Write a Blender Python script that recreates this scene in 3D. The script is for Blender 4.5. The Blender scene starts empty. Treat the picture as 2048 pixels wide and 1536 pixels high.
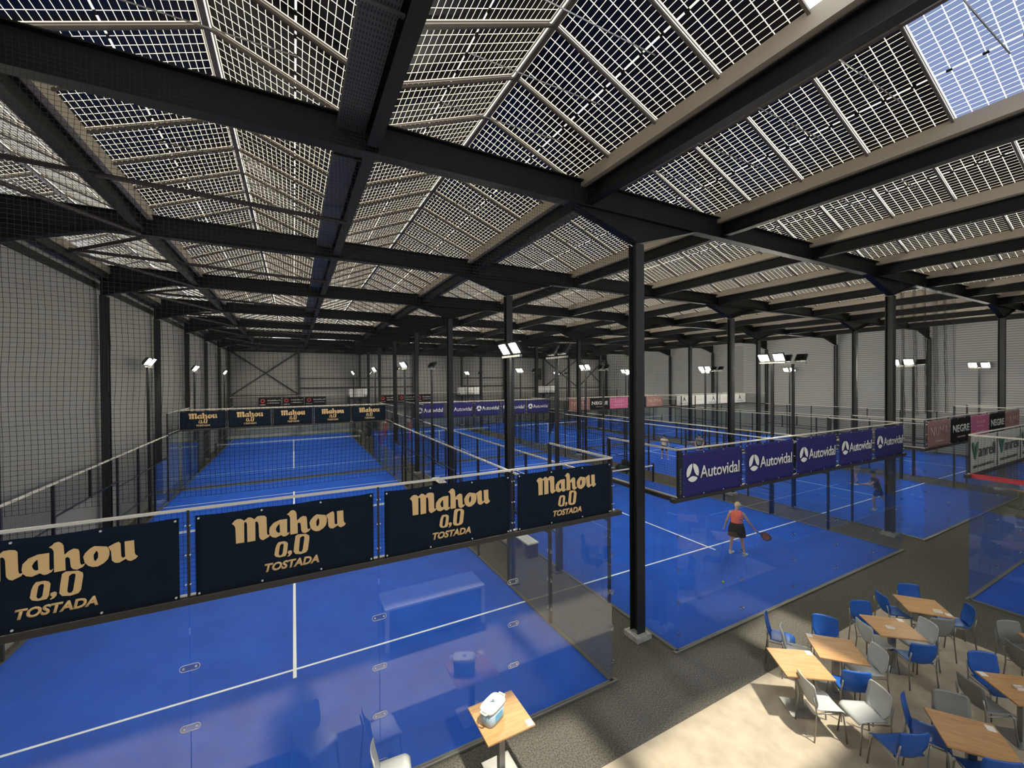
import bpy, bmesh, math, random
from mathutils import Vector, Matrix
random.seed(7)
S = bpy.context.scene
C = S.collection
# ------------------------------------------------------------------ camera, world, sun, exposure
def R3(yaw, pitch, roll):
    f = Vector((math.sin(yaw)*math.cos(pitch), math.cos(yaw)*math.cos(pitch), math.sin(pitch)))
    r = Vector((math.cos(yaw), -math.sin(yaw), 0)); u = r.cross(f)
    c, s = math.cos(roll), math.sin(roll)
    return c*r + s*u, -s*r + c*u, f
CAM = Vector((-4.9702, -5.6241, 5.3926))
cr, cu, cf = R3(math.radians(27.9542), math.radians(-0.5036), math.radians(-0.3662))
FPX = 823.48
cam_d = bpy.data.cameras.new('camera'); cam_d.sensor_width = 36; cam_d.lens = FPX/2048*36
cam_d.clip_end = 300; cam_d.clip_start = 0.05
cam = bpy.data.objects.new('camera', cam_d); C.objects.link(cam)
m = Matrix.Identity(4)
for i in range(3):
    m[i][0] = cr[i]; m[i][1] = cu[i]; m[i][2] = -cf[i]; m[i][3] = CAM[i]
cam.matrix_world = m
S.camera = cam
W = bpy.data.worlds.new('sky'); S.world = W; W.use_nodes = True
W.node_tree.nodes['Background'].inputs[0].default_value = (0.92, 0.96, 1.0, 1)
W.node_tree.nodes['Background'].inputs[1].default_value = 2.6
sd = bpy.data.lights.new('sun', 'SUN'); sd.energy = 7.0; sd.angle = math.radians(2.2); sd.color = (1.0, 0.93, 0.78)
sun = bpy.data.objects.new('sun', sd); C.objects.link(sun); sun.location = (0, -12, 30)
sun.rotation_euler = Vector((-0.08, 0.24, -0.75)).to_track_quat('-Z', 'Y').to_euler()
S.view_settings.view_transform = 'Standard'; S.view_settings.look = 'None'
S.view_settings.gamma = 1.0; S.view_settings.use_curve_mapping = False
S.view_settings.exposure = 0.0
cy = S.cycles
cy.max_bounces = 8; cy.diffuse_bounces = 3; cy.glossy_bounces = 3; cy.transmission_bounces = 4
cy.transparent_max_bounces = 40; cy.caustics_reflective = False; cy.caustics_refractive = False
cy.sample_clamp_indirect = 4.0; cy.use_denoising = True; cy.use_light_tree = True
LAMP = 430.0          # radiance of the floodlight faces

# ------------------------------------------------------------------ materials
def mat(name, col, rough=0.6, metal=0.0, emit=None, estr=0.0, spec=0.5):
    M = bpy.data.materials.new(name); M.use_nodes = True
    b = M.node_tree.nodes['Principled BSDF']
    b.inputs['Base Color'].default_value = (*col, 1); b.inputs['Roughness'].default_value = rough
    b.inputs['Metallic'].default_value = metal; b.inputs['Specular IOR Level'].default_value = spec
    if emit:
        b.inputs['Emission Color'].default_value = (*emit, 1); b.inputs['Emission Strength'].default_value = estr
    return M
def nodes(M):
    return M.node_tree.nodes, M.node_tree.links, M.node_tree.nodes['Principled BSDF']
def noise_mix(M, c1, c2, scale, detail=4, lo=0.35, hi=0.65, coord='Object', bump=0.0, stretch=None):
    n, l, b = nodes(M)
    tc = n.new('ShaderNodeTexCoord'); nt = n.new('ShaderNodeTexNoise'); nt.inputs['Scale'].default_value = scale
    nt.inputs['Detail'].default_value = detail
    src = tc.outputs[coord]
    if stretch:
        mp = n.new('ShaderNodeMapping'); mp.inputs['Scale'].default_value = stretch; l.new(src, mp.inputs[0]); src = mp.outputs[0]
    l.new(src, nt.inputs['Vector'])
    rp = n.new('ShaderNodeValToRGB'); rp.color_ramp.elements[0].position = lo; rp.color_ramp.elements[1].position = hi
    rp.color_ramp.elements[0].color = (*c1, 1); rp.color_ramp.elements[1].color = (*c2, 1)
    l.new(nt.outputs[0], rp.inputs[0]); l.new(rp.outputs[0], b.inputs['Base Color'])
    if bump:
        bp = n.new('ShaderNodeBump'); bp.inputs['Strength'].default_value = bump; bp.inputs['Distance'].default_value = 0.02
        l.new(nt.outputs[0], bp.inputs['Height']); l.new(bp.outputs[0], b.inputs['Normal'])
    return M
def ribs(M, axis, period, depth, c1, c2, width=0.16):
    """joint lines across a sheet wall: real grooves by bump plus a darker joint"""
    n, l, b = nodes(M)
    tc = n.new('ShaderNodeTexCoord'); sp = n.new('ShaderNodeSeparateXYZ'); l.new(tc.outputs['Object'], sp.inputs[0])
    d = n.new('ShaderNodeMath'); d.operation = 'DIVIDE'; d.inputs[1].default_value = period; l.new(sp.outputs[axis], d.inputs[0])
    fr = n.new('ShaderNodeMath'); fr.operation = 'FRACT'; l.new(d.outputs[0], fr.inputs[0])
    g = n.new('ShaderNodeMath'); g.operation = 'LESS_THAN'; g.inputs[1].default_value = width; l.new(fr.outputs[0], g.inputs[0])
    nt = n.new('ShaderNodeTexNoise'); nt.inputs['Scale'].default_value = 0.6; l.new(tc.outputs['Object'], nt.inputs['Vector'])
    mx0 = n.new('ShaderNodeMix'); mx0.data_type = 'RGBA'; mx0.inputs[6].default_value = (*c1, 1)
    mx0.inputs[7].default_value = (c1[0]*1.15, c1[1]*1.15, c1[2]*1.12, 1); l.new(nt.outputs[0], mx0.inputs[0])
    mx = n.new('ShaderNodeMix'); mx.data_type = 'RGBA'; l.new(mx0.outputs[2], mx.inputs[6]); mx.inputs[7].default_value = (*c2, 1)
    l.new(g.outputs[0], mx.inputs[0]); l.new(mx.outputs[2], b.inputs['Base Color'])
    bp = n.new('ShaderNodeBump'); bp.invert = True; bp.inputs['Strength'].default_value = depth; bp.inputs['Distance'].default_value = 0.02
    l.new(g.outputs[0], bp.inputs['Height']); l.new(bp.outputs[0], b.inputs['Normal'])
    return M
def glass(name, tint, base=0.045, gain=0.9):
    M = bpy.data.materials.new(name); M.use_nodes = True
    n, l = M.node_tree.nodes, M.node_tree.links
    for x in list(n): n.remove(x)
    out = n.new('ShaderNodeOutputMaterial'); tr = n.new('ShaderNodeBsdfTransparent'); gl = n.new('ShaderNodeBsdfGlossy')
    tr.inputs[0].default_value = (*tint, 1); gl.inputs[0].default_value = (1, 1, 1, 1); gl.inputs['Roughness'].default_value = 0.0
    lw = n.new('ShaderNodeLayerWeight'); lw.inputs[0].default_value = 0.5
    pw = n.new('ShaderNodeMath'); pw.operation = 'POWER'; pw.inputs[1].default_value = 5.0; l.new(lw.outputs['Facing'], pw.inputs[0])
    ma = n.new('ShaderNodeMath'); ma.operation = 'MULTIPLY_ADD'; ma.inputs[1].default_value = gain; ma.inputs[2].default_value = base
    l.new(pw.outputs[0], ma.inputs[0])
    mx = n.new('ShaderNodeMixShader'); l.new(ma.outputs[0], mx.inputs[0]); l.new(tr.outputs[0], mx.inputs[1]); l.new(gl.outputs[0], mx.inputs[2])
    l.new(mx.outputs[0], out.inputs[0])
    return M
def panel_mat(name, cell, gapcol, clear=0.0, pass_direct=0.0):
    """see-through solar laminate: 6 x 24 half cells, light glass between them"""
    M = bpy.data.materials.new(name); M.use_nodes = True
    n, l = M.node_tree.nodes, M.node_tree.links
    for x in list(n): n.remove(x)
    out = n.new('ShaderNodeOutputMaterial')
    uv = n.new('ShaderNodeUVMap'); sp = n.new('ShaderNodeSeparateXYZ'); l.new(uv.outputs[0], sp.inputs[0])
    def M2(op, a, b=None):
        k = n.new('ShaderNodeMath'); k.operation = op
        for i, v in enumerate((a, b)):
            if v is None: continue
            if isinstance(v, (int, float)): k.inputs[i].default_value = v
            else: l.new(v, k.inputs[i])
        return k.outputs[0]
    def axis(o, margin, count, gap, mid=0.0):
        a = M2('DIVIDE', M2('SUBTRACT', o, margin), 1-2*margin)          # 0..1 inside margins
        inside = M2('MULTIPLY', M2('GREATER_THAN', a, 0.0), M2('LESS_THAN', a, 1.0))
        fr = M2('FRACT', M2('MULTIPLY', a, count))
        e = M2('LESS_THAN', M2('ABSOLUTE', M2('SUBTRACT', fr, 0.5)), 0.5-gap/2)
        k = M2('MULTIPLY', inside, e)
        if mid:
            k = M2('MULTIPLY', k, M2('GREATER_THAN', M2('ABSOLUTE', M2('SUBTRACT', o, 0.5)), mid))
        return k
    cu_ = axis(sp.outputs[0], 0.02, 6, 0.062)
    cv_ = axis(sp.outputs[1], 0.011, 24, 0.082, 0.006)
    k = M2('MULTIPLY', cu_, cv_)
    dk = n.new('ShaderNodeBsdfPrincipled'); dk.inputs['Base Color'].default_value = (*cell, 1); dk.inputs['Roughness'].default_value = 0.35
    tl = n.new('ShaderNodeBsdfTranslucent'); tl.inputs[0].default_value = (*gapcol, 1)
    tp = n.new('ShaderNodeBsdfTransparent')
    gapm = n.new('ShaderNodeMixShader'); gapm.inputs[0].default_value = pass_direct
    l.new(tl.outputs[0], gapm.inputs[1]); l.new(tp.outputs[0], gapm.inputs[2])
    cellm = n.new('ShaderNodeMixShader'); cellm.inputs[0].default_value = clear
    tp2 = n.new('ShaderNodeBsdfTransparent'); tp2.inputs[0].default_value = (0.5, 0.62, 1.0, 1)
    l.new(dk.outputs[0], cellm.inputs[1]); l.new(tp2.outputs[0], cellm.inputs[2])
    mx = n.new('ShaderNodeMixShader'); l.new(k, mx.inputs[0]); l.new(gapm.outputs[0], mx.inputs[1]); l.new(cellm.outputs[0], mx.inputs[2])
    l.new(mx.outputs[0], out.inputs[0])
    return M
MT = {}
MT['steel'] = mat('black painted steel', (0.008, 0.010, 0.011), 0.5)
MT['roofsteel'] = mat('dark roof steel', (0.005, 0.005, 0.005), 0.6, spec=0.25)
MT['fence'] = mat('black court fence steel', (0.008, 0.009, 0.011), 0.45)
MT['rail'] = mat('worn top rail', (0.60, 0.56, 0.48), 0.4)
MT['kerb'] = mat('grey kerb profile', (0.11, 0.105, 0.095), 0.6)
MT['beam'] = mat('dark bronze glass beam', (0.026, 0.022, 0.019), 0.5)
MT['brace'] = mat('dark brown brace tube', (0.025, 0.017, 0.017), 0.6)
MT['zinc'] = mat('zinc gutter sheet', (0.38, 0.325, 0.25), 0.5, 0.1)
MT['alu'] = mat('aluminium rail', (0.14, 0.118, 0.095), 0.55, 0.2)
MT['chrome'] = mat('polished steel', (0.68, 0.68, 0.68), 0.3, 0.3)
MT['legmetal'] = mat('satin grey steel', (0.35, 0.34, 0.32), 0.35, 0.8)
MT['net'] = mat('black net cord', (0.006, 0.006, 0.006), 0.9)
MT['white'] = mat('white plastic', (0.80, 0.80, 0.78), 0.45)
MT['line'] = mat('white court line', (0.85, 0.87, 0.88), 0.8)
MT['tape'] = mat('white net tape', (0.80, 0.80, 0.78), 0.8)
MT['turf'] = noise_mix(mat('blue court turf', (0.02, 0.1, 0.55), 0.9, spec=0.2), (0.007, 0.068, 0.44), (0.011, 0.090, 0.53), 1.3, 8, 0.3, 0.7)
MT['carpet'] = noise_mix(mat('speckled grey carpet', (0.1, 0.1, 0.09), 0.95, spec=0.1), (0.042, 0.04, 0.033), (0.135, 0.128, 0.11), 42, 2, 0.28, 0.74)
MT['tile'] = noise_mix(mat('beige floor tile', (0.5, 0.44, 0.34), 0.55), (0.31, 0.262, 0.195), (0.42, 0.36, 0.275), 3.5, 9, 0.3, 0.72)
MT['wallg'] = ribs(mat('grey wall sheet', (0.3, 0.3, 0.28), 0.6), 2, 1.1, 0.4, (0.18, 0.176, 0.163), (0.13, 0.127, 0.118), 0.012)
MT['wallr'] = ribs(mat('ribbed grey wall sheet', (0.3, 0.3, 0.28), 0.6), 2, 0.16, 0.6, (0.30, 0.30, 0.285), (0.17, 0.17, 0.16), 0.3)
MT['concrete'] = noise_mix(mat('concrete', (0.3, 0.3, 0.28), 0.9), (0.26, 0.25, 0.23), (0.4, 0.38, 0.35), 12)
MT['pane'] = glass('court glass', (0.955, 0.975, 0.97), 0.055, 0.94)
MT['clamp'] = glass('clear clamp plate', (0.88, 0.89, 0.90), 0.10, 0.9)
MT['pv'] = panel_mat('solar laminate', (0.004, 0.003, 0.005), (0.43, 0.39, 0.315))
MT['pvclear'] = panel_mat('bluish thin solar laminate', (0.012, 0.02, 0.07), (0.45, 0.48, 0.52), 0.20, 0.7)
MT['cap'] = bpy.data.materials.new('milky added ridge strip'); MT['cap'].use_nodes = True  # for the translucent strip added over the open ridge gap
_n = MT['cap'].node_tree.nodes; _b = _n['Principled BSDF']; _n.remove(_b)
_t = _n.new('ShaderNodeBsdfTranslucent'); _t.inputs[0].default_value = (0.55, 0.52, 0.47, 1)
MT['cap'].node_tree.links.new(_t.outputs[0], _n['Material Output'].inputs[0])
MT['lampface'] = mat('lit floodlight lens', (1, 1, 1), 0.5, 0, (1.0, 0.95, 0.78), LAMP)
MT['jbox'] = mat('black junction box', (0.004, 0.004, 0.004), 0.7)
MT['navy'] = noise_mix(mat('dark navy banner cloth', (0.01, 0.016, 0.03), 0.75, spec=0.12), (0.0035, 0.009, 0.018), (0.0045, 0.011, 0.022), 3)
MT['gold'] = mat('gold print', (0.64, 0.42, 0.19), 0.6)
MT['indigo'] = mat('indigo banner cloth', (0.018, 0.018, 0.115), 0.6, spec=0.25)
MT['offwhite'] = mat('off-white print', (0.72, 0.71, 0.67), 0.6)
MT['rose'] = mat('dusty rose banner cloth', (0.30, 0.16, 0.14), 0.6)
MT['rosel'] = mat('pale rose print', (0.62, 0.44, 0.40), 0.6)
MT['pink'] = mat('pink banner cloth', (0.50, 0.115, 0.235), 0.6)
MT['pinkl'] = mat('pale pink print', (0.68, 0.32, 0.42), 0.6)
MT['blackb'] = mat('black banner cloth', (0.009, 0.008, 0.009), 0.7, spec=0.15)
MT['cream'] = mat('cream banner cloth', (0.60, 0.58, 0.49), 0.6)
MT['whiteb'] = mat('white banner cloth', (0.72, 0.71, 0.68), 0.6)
MT['green'] = mat('dark green print', (0.03, 0.12, 0.075), 0.6)
MT['ink'] = mat('dark print', (0.03, 0.035, 0.03), 0.6)
MT['redp'] = mat('red print', (0.42, 0.03, 0.03), 0.6)
MT['redbeam'] = mat('red beam', (0.45, 0.04, 0.05), 0.5)
def wood(name, c1, c2):
    return noise_mix(mat(name, c1, 0.45), c1, c2, 2.2, 8, 0.3, 0.7, 'Object', 0, (1.5, 14, 4))
MT['wood'] = wood('oak veneer', (0.38, 0.192, 0.076), (0.54, 0.31, 0.132))
MT['woodedge'] = mat('dark table edge', (0.10, 0.06, 0.03), 0.5)
MT['bluepl'] = mat('bright blue plastic', (0.011, 0.09, 0.38), 0.4)
MT['whitepl'] = mat('pale grey plastic', (0.46, 0.47, 0.46), 0.4)
MT['greypl'] = mat('mid grey plastic', (0.22, 0.22, 0.20), 0.45)
MT['sticker'] = mat('white sticker', (0.75, 0.73, 0.68), 0.6)
MT['coolblue'] = mat('light blue cooler plastic', (0.10, 0.40, 0.66), 0.4)
MT['coolgrey'] = mat('grey blue cooler plastic', (0.33, 0.44, 0.52), 0.4)
MT['coolwhite'] = mat('white cooler lid', (0.85, 0.83, 0.74), 0.4)
MT['skin'] = mat('skin', (0.47, 0.27, 0.19), 0.6)
MT['coral'] = mat('coral sports vest', (0.82, 0.16, 0.085), 0.8)
MT['blackcloth'] = mat('black sports cloth', (0.01, 0.009, 0.01), 0.9)
MT['navycloth'] = mat('dark navy sports cloth', (0.012, 0.018, 0.05), 0.9)
MT['greycloth'] = mat('grey sports cloth', (0.20, 0.20, 0.19), 0.9)
MT['creamcloth'] = mat('cream sports cloth', (0.62, 0.52, 0.40), 0.9)
MT['capcloth'] = mat('beige cap cloth', (0.55, 0.44, 0.26), 0.9)
MT['hairblond'] = mat('blond hair', (0.50, 0.38, 0.22), 0.7)
MT['hairdark'] = mat('dark hair', (0.02, 0.015, 0.012), 0.7)
MT['shoe'] = mat('white trainers', (0.70, 0.67, 0.60), 0.7)
MT['racket'] = mat('dark racket', (0.02, 0.015, 0.018), 0.5)
MT['racketred'] = mat('dull red racket face', (0.18, 0.06, 0.05), 0.5)
MT['ball'] = mat('yellow-green ball', (0.50, 0.62, 0.08), 0.9)
MT['flagred'] = mat('red flag cloth', (0.50, 0.035, 0.05), 0.8)
MT['flaggrey'] = mat('dark flag cloth', (0.035, 0.035, 0.038), 0.8)
MT['bag'] = mat('dark bag fabric', (0.014, 0.014, 0.016), 0.9)
MT['baggreen'] = mat('dark green bag fabric', (0.015, 0.05, 0.035), 0.9)
MT['greyblue'] = mat('grey blue box', (0.13, 0.17, 0.24), 0.6)

# ------------------------------------------------------------------ mesh helpers
class MB:
    def __init__(s): s.v = []; s.f = []; s.mi = []; s.uv = {}
    def add(s, vs, fs, mi=0):
        o = len(s.v); s.v += [tuple(x) for x in vs]
        for f in fs: s.f.append(tuple(i+o for i in f)); s.mi.append(mi)
        return s
    def box(s, a, b, mi=0):
        (x0, y0, z0), (x1, y1, z1) = a, b
        vs = [(x0,y0,z0),(x1,y0,z0),(x1,y1,z0),(x0,y1,z0),(x0,y0,z1),(x1,y0,z1),(x1,y1,z1),(x0,y1,z1)]
        return s.add(vs, [(0,3,2,1),(4,5,6,7),(0,1,5,4),(1,2,6,5),(2,3,7,6),(3,0,4,7)], mi)
    def bar(s, p, q, w, h=None, mi=0, up=None):
        """rectangular bar from p to q, w across, h along up"""
        p, q = Vector(p), Vector(q); h = w if h is None else h
        d = (q-p).normalized()
        up = Vector(up) if up else (Vector((0,0,1)) if abs(d.z) < 0.95 else Vector((0,1,0)))
        a = d.cross(up).normalized(); b = a.cross(d)
        vs = []
        for e in (p, q):
            for sx, sy in ((-1,-1),(1,-1),(1,1),(-1,1)): vs.append(e + a*sx*w/2 + b*sy*h/2)
        return s.add(vs, [(0,1,2,3),(7,6,5,4),(0,4,5,1),(1,5,6,2),(2,6,7,3),(3,7,4,0)], mi)
    def tube(s, pts, r, n=8, mi=0, caps=True):
        pts = [Vector(p) for p in pts]; rs = r if isinstance(r, (list, tuple)) else [r]*len(pts)
        vs = []; a = None
        for i, p in enumerate(pts):
            d = (pts[min(i+1, len(pts)-1)] - pts[max(i-1, 0)]).normalized()
            if a is None:
                a = d.cross(Vector((0,0,1)) if abs(d.z) < 0.9 else Vector((1,0,0))).normalized()
            else:
                a = (a - d*a.dot(d)).normalized()
            b = d.cross(a)
            for k in range(n):
                t = 2*math.pi*k/n; vs.append(p + (a*math.cos(t) + b*math.sin(t))*rs[i])
        fs = []
        for i in range(len(pts)-1):
            for k in range(n):
                fs.append((i*n+k, i*n+(k+1)%n, (i+1)*n+(k+1)%n, (i+1)*n+k))
        if caps:
            fs.append(tuple(range(n))[::-1]); fs.append(tuple((len(pts)-1)*n+k for k in range(n)))
        return s.add(vs, fs, mi)
    def lathe(s, prof, n=24, mi=0, c=(0,0,0), sx=1.0, sy=1.0, sup=2.0):
        vs = []
        for r, z in prof:
            for k in range(n):
                t = 2*math.pi*k/n; ct, st = math.cos(t), math.sin(t)
                if sup != 2.0:
                    ct = math.copysign(abs(ct)**(2/sup), ct); st = math.copysign(abs(st)**(2/sup), st)
                vs.append((c[0]+r*sx*ct, c[1]+r*sy*st, c[2]+z))
        fs = []
        for i in range(len(prof)-1):
            for k in range(n): fs.append((i*n+k, i*n+(k+1)%n, (i+1)*n+(k+1)%n, (i+1)*n+k))
        fs.append(tuple(range(n))[::-1]); fs.append(tuple((len(prof)-1)*n+k for k in range(n)))
        return s.add(vs, fs, mi)
    def mesh(s, name, mats, smooth=False):
        me = bpy.data.meshes.new(name); me.from_pydata(s.v, [], s.f); 
        for M in (mats if isinstance(mats, (list, tuple)) else [mats]): me.materials.append(M)
        me.polygons.foreach_set('material_index', s.mi)
        if smooth: me.polygons.foreach_set('use_smooth', [True]*len(s.f))
        me.update(); return me
    def obj(s, name, mats, parent=None, smooth=False, bevel=0):
        o = bpy.data.objects.new(name, s.mesh(name, mats, smooth)); C.objects.link(o)
        if parent: o.parent = parent
        if bevel:
            b = o.modifiers.new('bevel', 'BEVEL'); b.width = bevel; b.segments = 2; b.limit_method = 'ANGLE'
        return o
def tag(o, label, cat, group=None):
    o['label'] = label; o['category'] = cat
    if group: o['group'] = group
    return o
def thing(name, label, cat, loc=(0,0,0), rz=0.0, group=None):
    o = bpy.data.objects.new(name, None); C.objects.link(o); o.empty_display_size = 0.1
    o.location = loc; o.rotation_euler = (0, 0, rz)
    return tag(o, label, cat, group)
def struct(o): o['kind'] = 'structure'; return o
def copy_tree(o, parent=None):
    c = o.copy(); C.objects.link(c); c.parent = parent
    for ch in list(o.children): copy_tree(ch, c)
    return c
ORD = ['zeroth','first','second','third','fourth','fifth','sixth','seventh','eighth','ninth','tenth','eleventh','twelfth',
       'thirteenth','fourteenth','fifteenth','sixteenth','seventeenth','eighteenth','nineteenth','twentieth']
def ordn(i):
    if i <= 20: return ORD[i]
    t = {2:'twenty',3:'thirty',4:'forty'}[i//10]
    return t + '-' + ORD[i%10] if i % 10 else {3:'thirtieth',4:'fortieth'}[i//10]
def text_mesh(body, w, h, name, shear=0.0, bold=0.0, space=1.0):
    cu = bpy.data.curves.new(name, 'FONT'); cu.body = body; cu.size = 1; cu.shear = shear; cu.offset = bold; cu.space_character = space
    cu.resolution_u = 3
    o = bpy.data.objects.new(name, cu); C.objects.link(o)
    dg = bpy.context.evaluated_depsgraph_get(); dg.update()
    me = bpy.data.meshes.new_from_object(o.evaluated_get(dg)); bpy.data.objects.remove(o)
    return fit(me, w, h)
def poly_mesh(loops, name):
    cu = bpy.data.curves.new(name, 'CURVE'); cu.dimensions = '2D'; cu.fill_mode = 'BOTH'
    for lp in loops:
        sp = cu.splines.new('POLY'); sp.points.add(len(lp)-1); sp.use_cyclic_u = True
        for p, (x, y) in zip(sp.points, lp): p.co = (x, y, 0, 1)
    o = bpy.data.objects.new(name, cu); C.objects.link(o)
    dg = bpy.context.evaluated_depsgraph_get(); dg.update()
    me = bpy.data.meshes.new_from_object(o.evaluated_get(dg)); bpy.data.objects.remove(o)
    return me
def fit(me, w, h):
    xs = [v.co.x for v in me.vertices]; ys = [v.co.y for v in me.vertices]
    x0, x1, y0, y1 = min(xs), max(xs), min(ys), max(ys)
    for v in me.vertices: v.co = ((v.co.x-(x0+x1)/2)*w/(x1-x0), (v.co.y-(y0+y1)/2)*h/(y1-y0), 0)
    return me
def stand(me, x, z, y=-0.006, th=0.0025):
    """lay a flat xy mesh on an upright board facing -y, with a print thickness"""
    bm = bmesh.new(); bm.from_mesh(me)
    r = bmesh.ops.extrude_face_region(bm, geom=bm.faces[:])
    for v in [g for g in r['geom'] if isinstance(g, bmesh.types.BMVert)]: v.co.z += th
    for v in bm.verts: v.co = (x+v.co.x, y-v.co.z, z+v.co.y)
    bmesh.ops.recalc_face_normals(bm, faces=bm.faces[:]); bm.to_mesh(me); bm.free(); return me
def mobj(me, name, M, parent):
    me.materials.clear(); me.materials.append(M)
    for p in me.polygons: p.material_index = 0
    o = bpy.data.objects.new(name, me); C.objects.link(o); o.parent = parent; return o
def project(p):
    d = Vector(p)-CAM; z = d.dot(cf)
    return (1024+FPX*d.dot(cr)/z, 768-FPX*d.dot(cu)/z, z)
# ------------------------------------------------------------------ the hall
XL, XR, YF, YB = -10.55, 35.9, -12.0, 41.75
o = struct(MB().box((XL, YF, -0.2), (XR, YB, 0.0)).obj('floor', MT['carpet']))
o['label'] = 'speckled dark grey carpet floor of the hall'
o = struct(MB().box((-10.5, -11.9, 0.0), (7.12, -1.18, 0.004)).obj('floor_tiles', MT['tile']))
o['label'] = 'beige tiled floor area under the cafe tables'
struct(MB().box((XL-.15, YF, 0), (XL, YB, 8.85)).obj('wall_left', MT['wallg']))
struct(MB().box((XL, YB, 0), (XR, YB+.15, 9.6)).obj('wall_back', MT['wallg']))
struct(MB().box((XR, YF, 0), (XR+.15, YB, 9.85)).obj('wall_right', MT['wallr']))
b = MB(); b.box((XL, YF-.15, 0), (XR, YF, 3.6)); b.box((XL, YF-.15, 8.2), (XR, YF, 8.6)); b.box((XL, YF-.15, 3.6), (-9.8, YF, 8.2)); b.box((9.8, YF-.15, 3.6), (XR, YF, 8.2))  # wide opening added behind the camera so sky light reaches the banner fronts
struct(b.obj('wall_front', MT['wallg']))
b = MB()
for k in range(8): b.box((-9.8+k*2.8-.03, YF-.1, 3.6), (-9.8+k*2.8+.03, YF-.04, 8.2))
struct(b.obj('added_window_1', MT['steel']))  # unseen bars of the added opening that lets in sky fill
struct(MB().box((XL, YF, 8.42), (XL+.05, YB, 8.62)).obj('trim_1', MT['roofsteel']))
struct(MB().box((XR-.09, YF, 9.72), (XR, YB, 9.80)).obj('trim_2', MT['alu']))
struct(MB().box((XL, YB-.08, 8.35), (XR, YB, 8.75)).obj('trim_3', MT['roofsteel']))

o = struct(MB().box((XL, YF, 8.6), (4.1, -5.35, 8.7)).obj('ceiling', MT['wallg'])); o['label'] = 'plain ceiling over the gallery behind the camera'
XC = [-10.35, 1.36, 13.06, 24.77, 35.65]
YR = [0.75+5.8*k for k in range(8)]
ROWN = ['in the front row', 'in the second row', 'in the third row', 'in the fourth row', 'in the fifth row', 'in the sixth row', 'in the seventh row', 'against the back wall']
COLN = ['black steel column against the left wall', 'black steel column between the two left-hand courts', 'black steel column between the indigo-banner and rose-banner courts',
        'black steel column beyond the rose-banner court', 'black steel column against the right wall']
def i_col(x, y, h, s=0.2, along_x=True):
    b = MB(); t = 0.014; f = s/2
    if along_x:   # web across y, flanges at x ends
        b.box((x-f, y-f, 0.12), (x+f, y-f+t, h)); b.box((x-f, y+f-t, 0.12), (x+f, y+f, h)); b.box((x-t/2, y-f+t, 0.12), (x+t/2, y+f-t, h))
    else:
        b.box((x-f, y-f, 0.12), (x-f+t, y+f, h)); b.box((x+f-t, y-f, 0.12), (x+f, y+f, h)); b.box((x-f+t, y-t/2, 0.12), (x+f-t, y+t/2, h))
    return b
for ci, x in enumerate(XC):
    for ri, y in enumerate(YR):
        lab = COLN[ci] + ' ' + ROWN[ri]
        col = thing('steel_column', lab, 'column', (x, y, 0), 0, 'steel columns of the hall')
        i_col(0, 0, 8.19, 0.22 if ci in (1, 2, 3) else 0.2, True).obj('shaft', MT['steel'], col)
        b = MB(); b.box((-.2, -.2, 0), (.2, .2, .11)); b.box((-.14, -.14, .11), (.14, .14, .125))
        b.obj('plinth', MT['concrete'], col, bevel=0.012)
# rafters with haunches at the columns
def rafter(y):
    top, bot, hz, hl = 9.2, 8.74, 8.22, 1.75
    xs = []; prof = []
    for x in XC:
        if x > XC[0]: prof += [(x-hl, bot)]
        prof += [(x, hz)]
        if x < XC[-1]: prof += [(x+hl, bot)]
    prof[0] = (XC[0]-.1, hz); prof[-1] = (XC[-1]+.1, hz)
    b = MB(); n = len(prof); w = 0.10; t = 0.02
    for k in range(n-1):
        (xa, za), (xb, zb) = prof[k], prof[k+1]
        for (y0, y1, dza, dzb, ta, tb) in ((-.009, .009, 0, 0, top, top),):
            b.add([(xa,y+y0,za),(xb,y+y0,zb),(xb,y+y1,zb),(xa,y+y1,za),(xa,y+y0,ta),(xb,y+y0,tb),(xb,y+y1,tb),(xa,y+y1,ta)],
                  [(0,3,2,1),(4,5,6,7),(0,1,5,4),(1,2,6,5),(2,3,7,6),(3,0,4,7)])
        b.add([(xa,y-w,za-t),(xb,y-w,zb-t),(xb,y+w,zb-t),(xa,y+w,za-t),(xa,y-w,za),(xb,y-w,zb),(xb,y+w,zb),(xa,y+w,za)],
              [(0,3,2,1),(4,5,6,7),(0,1,5,4),(1,2,6,5),(2,3,7,6),(3,0,4,7)])
        if (za != zb or za != bot) :   # flat lower flange of the straight beam above the haunch
            b.box((xa, y-w, bot-t), (xb, y+w, bot))
    b.box((XC[0]-.1, y-w, top-t), (XC[-1]+.1, y+w, top))
    return b
for ri, y in enumerate(YR):
    o = rafter(y).obj('roof_beam', MT['roofsteel'])
    tag(o, 'long black haunched roof beam over the columns ' + ROWN[ri], 'roof beam', 'haunched roof beams'); o['kind'] = 'thing'
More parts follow.
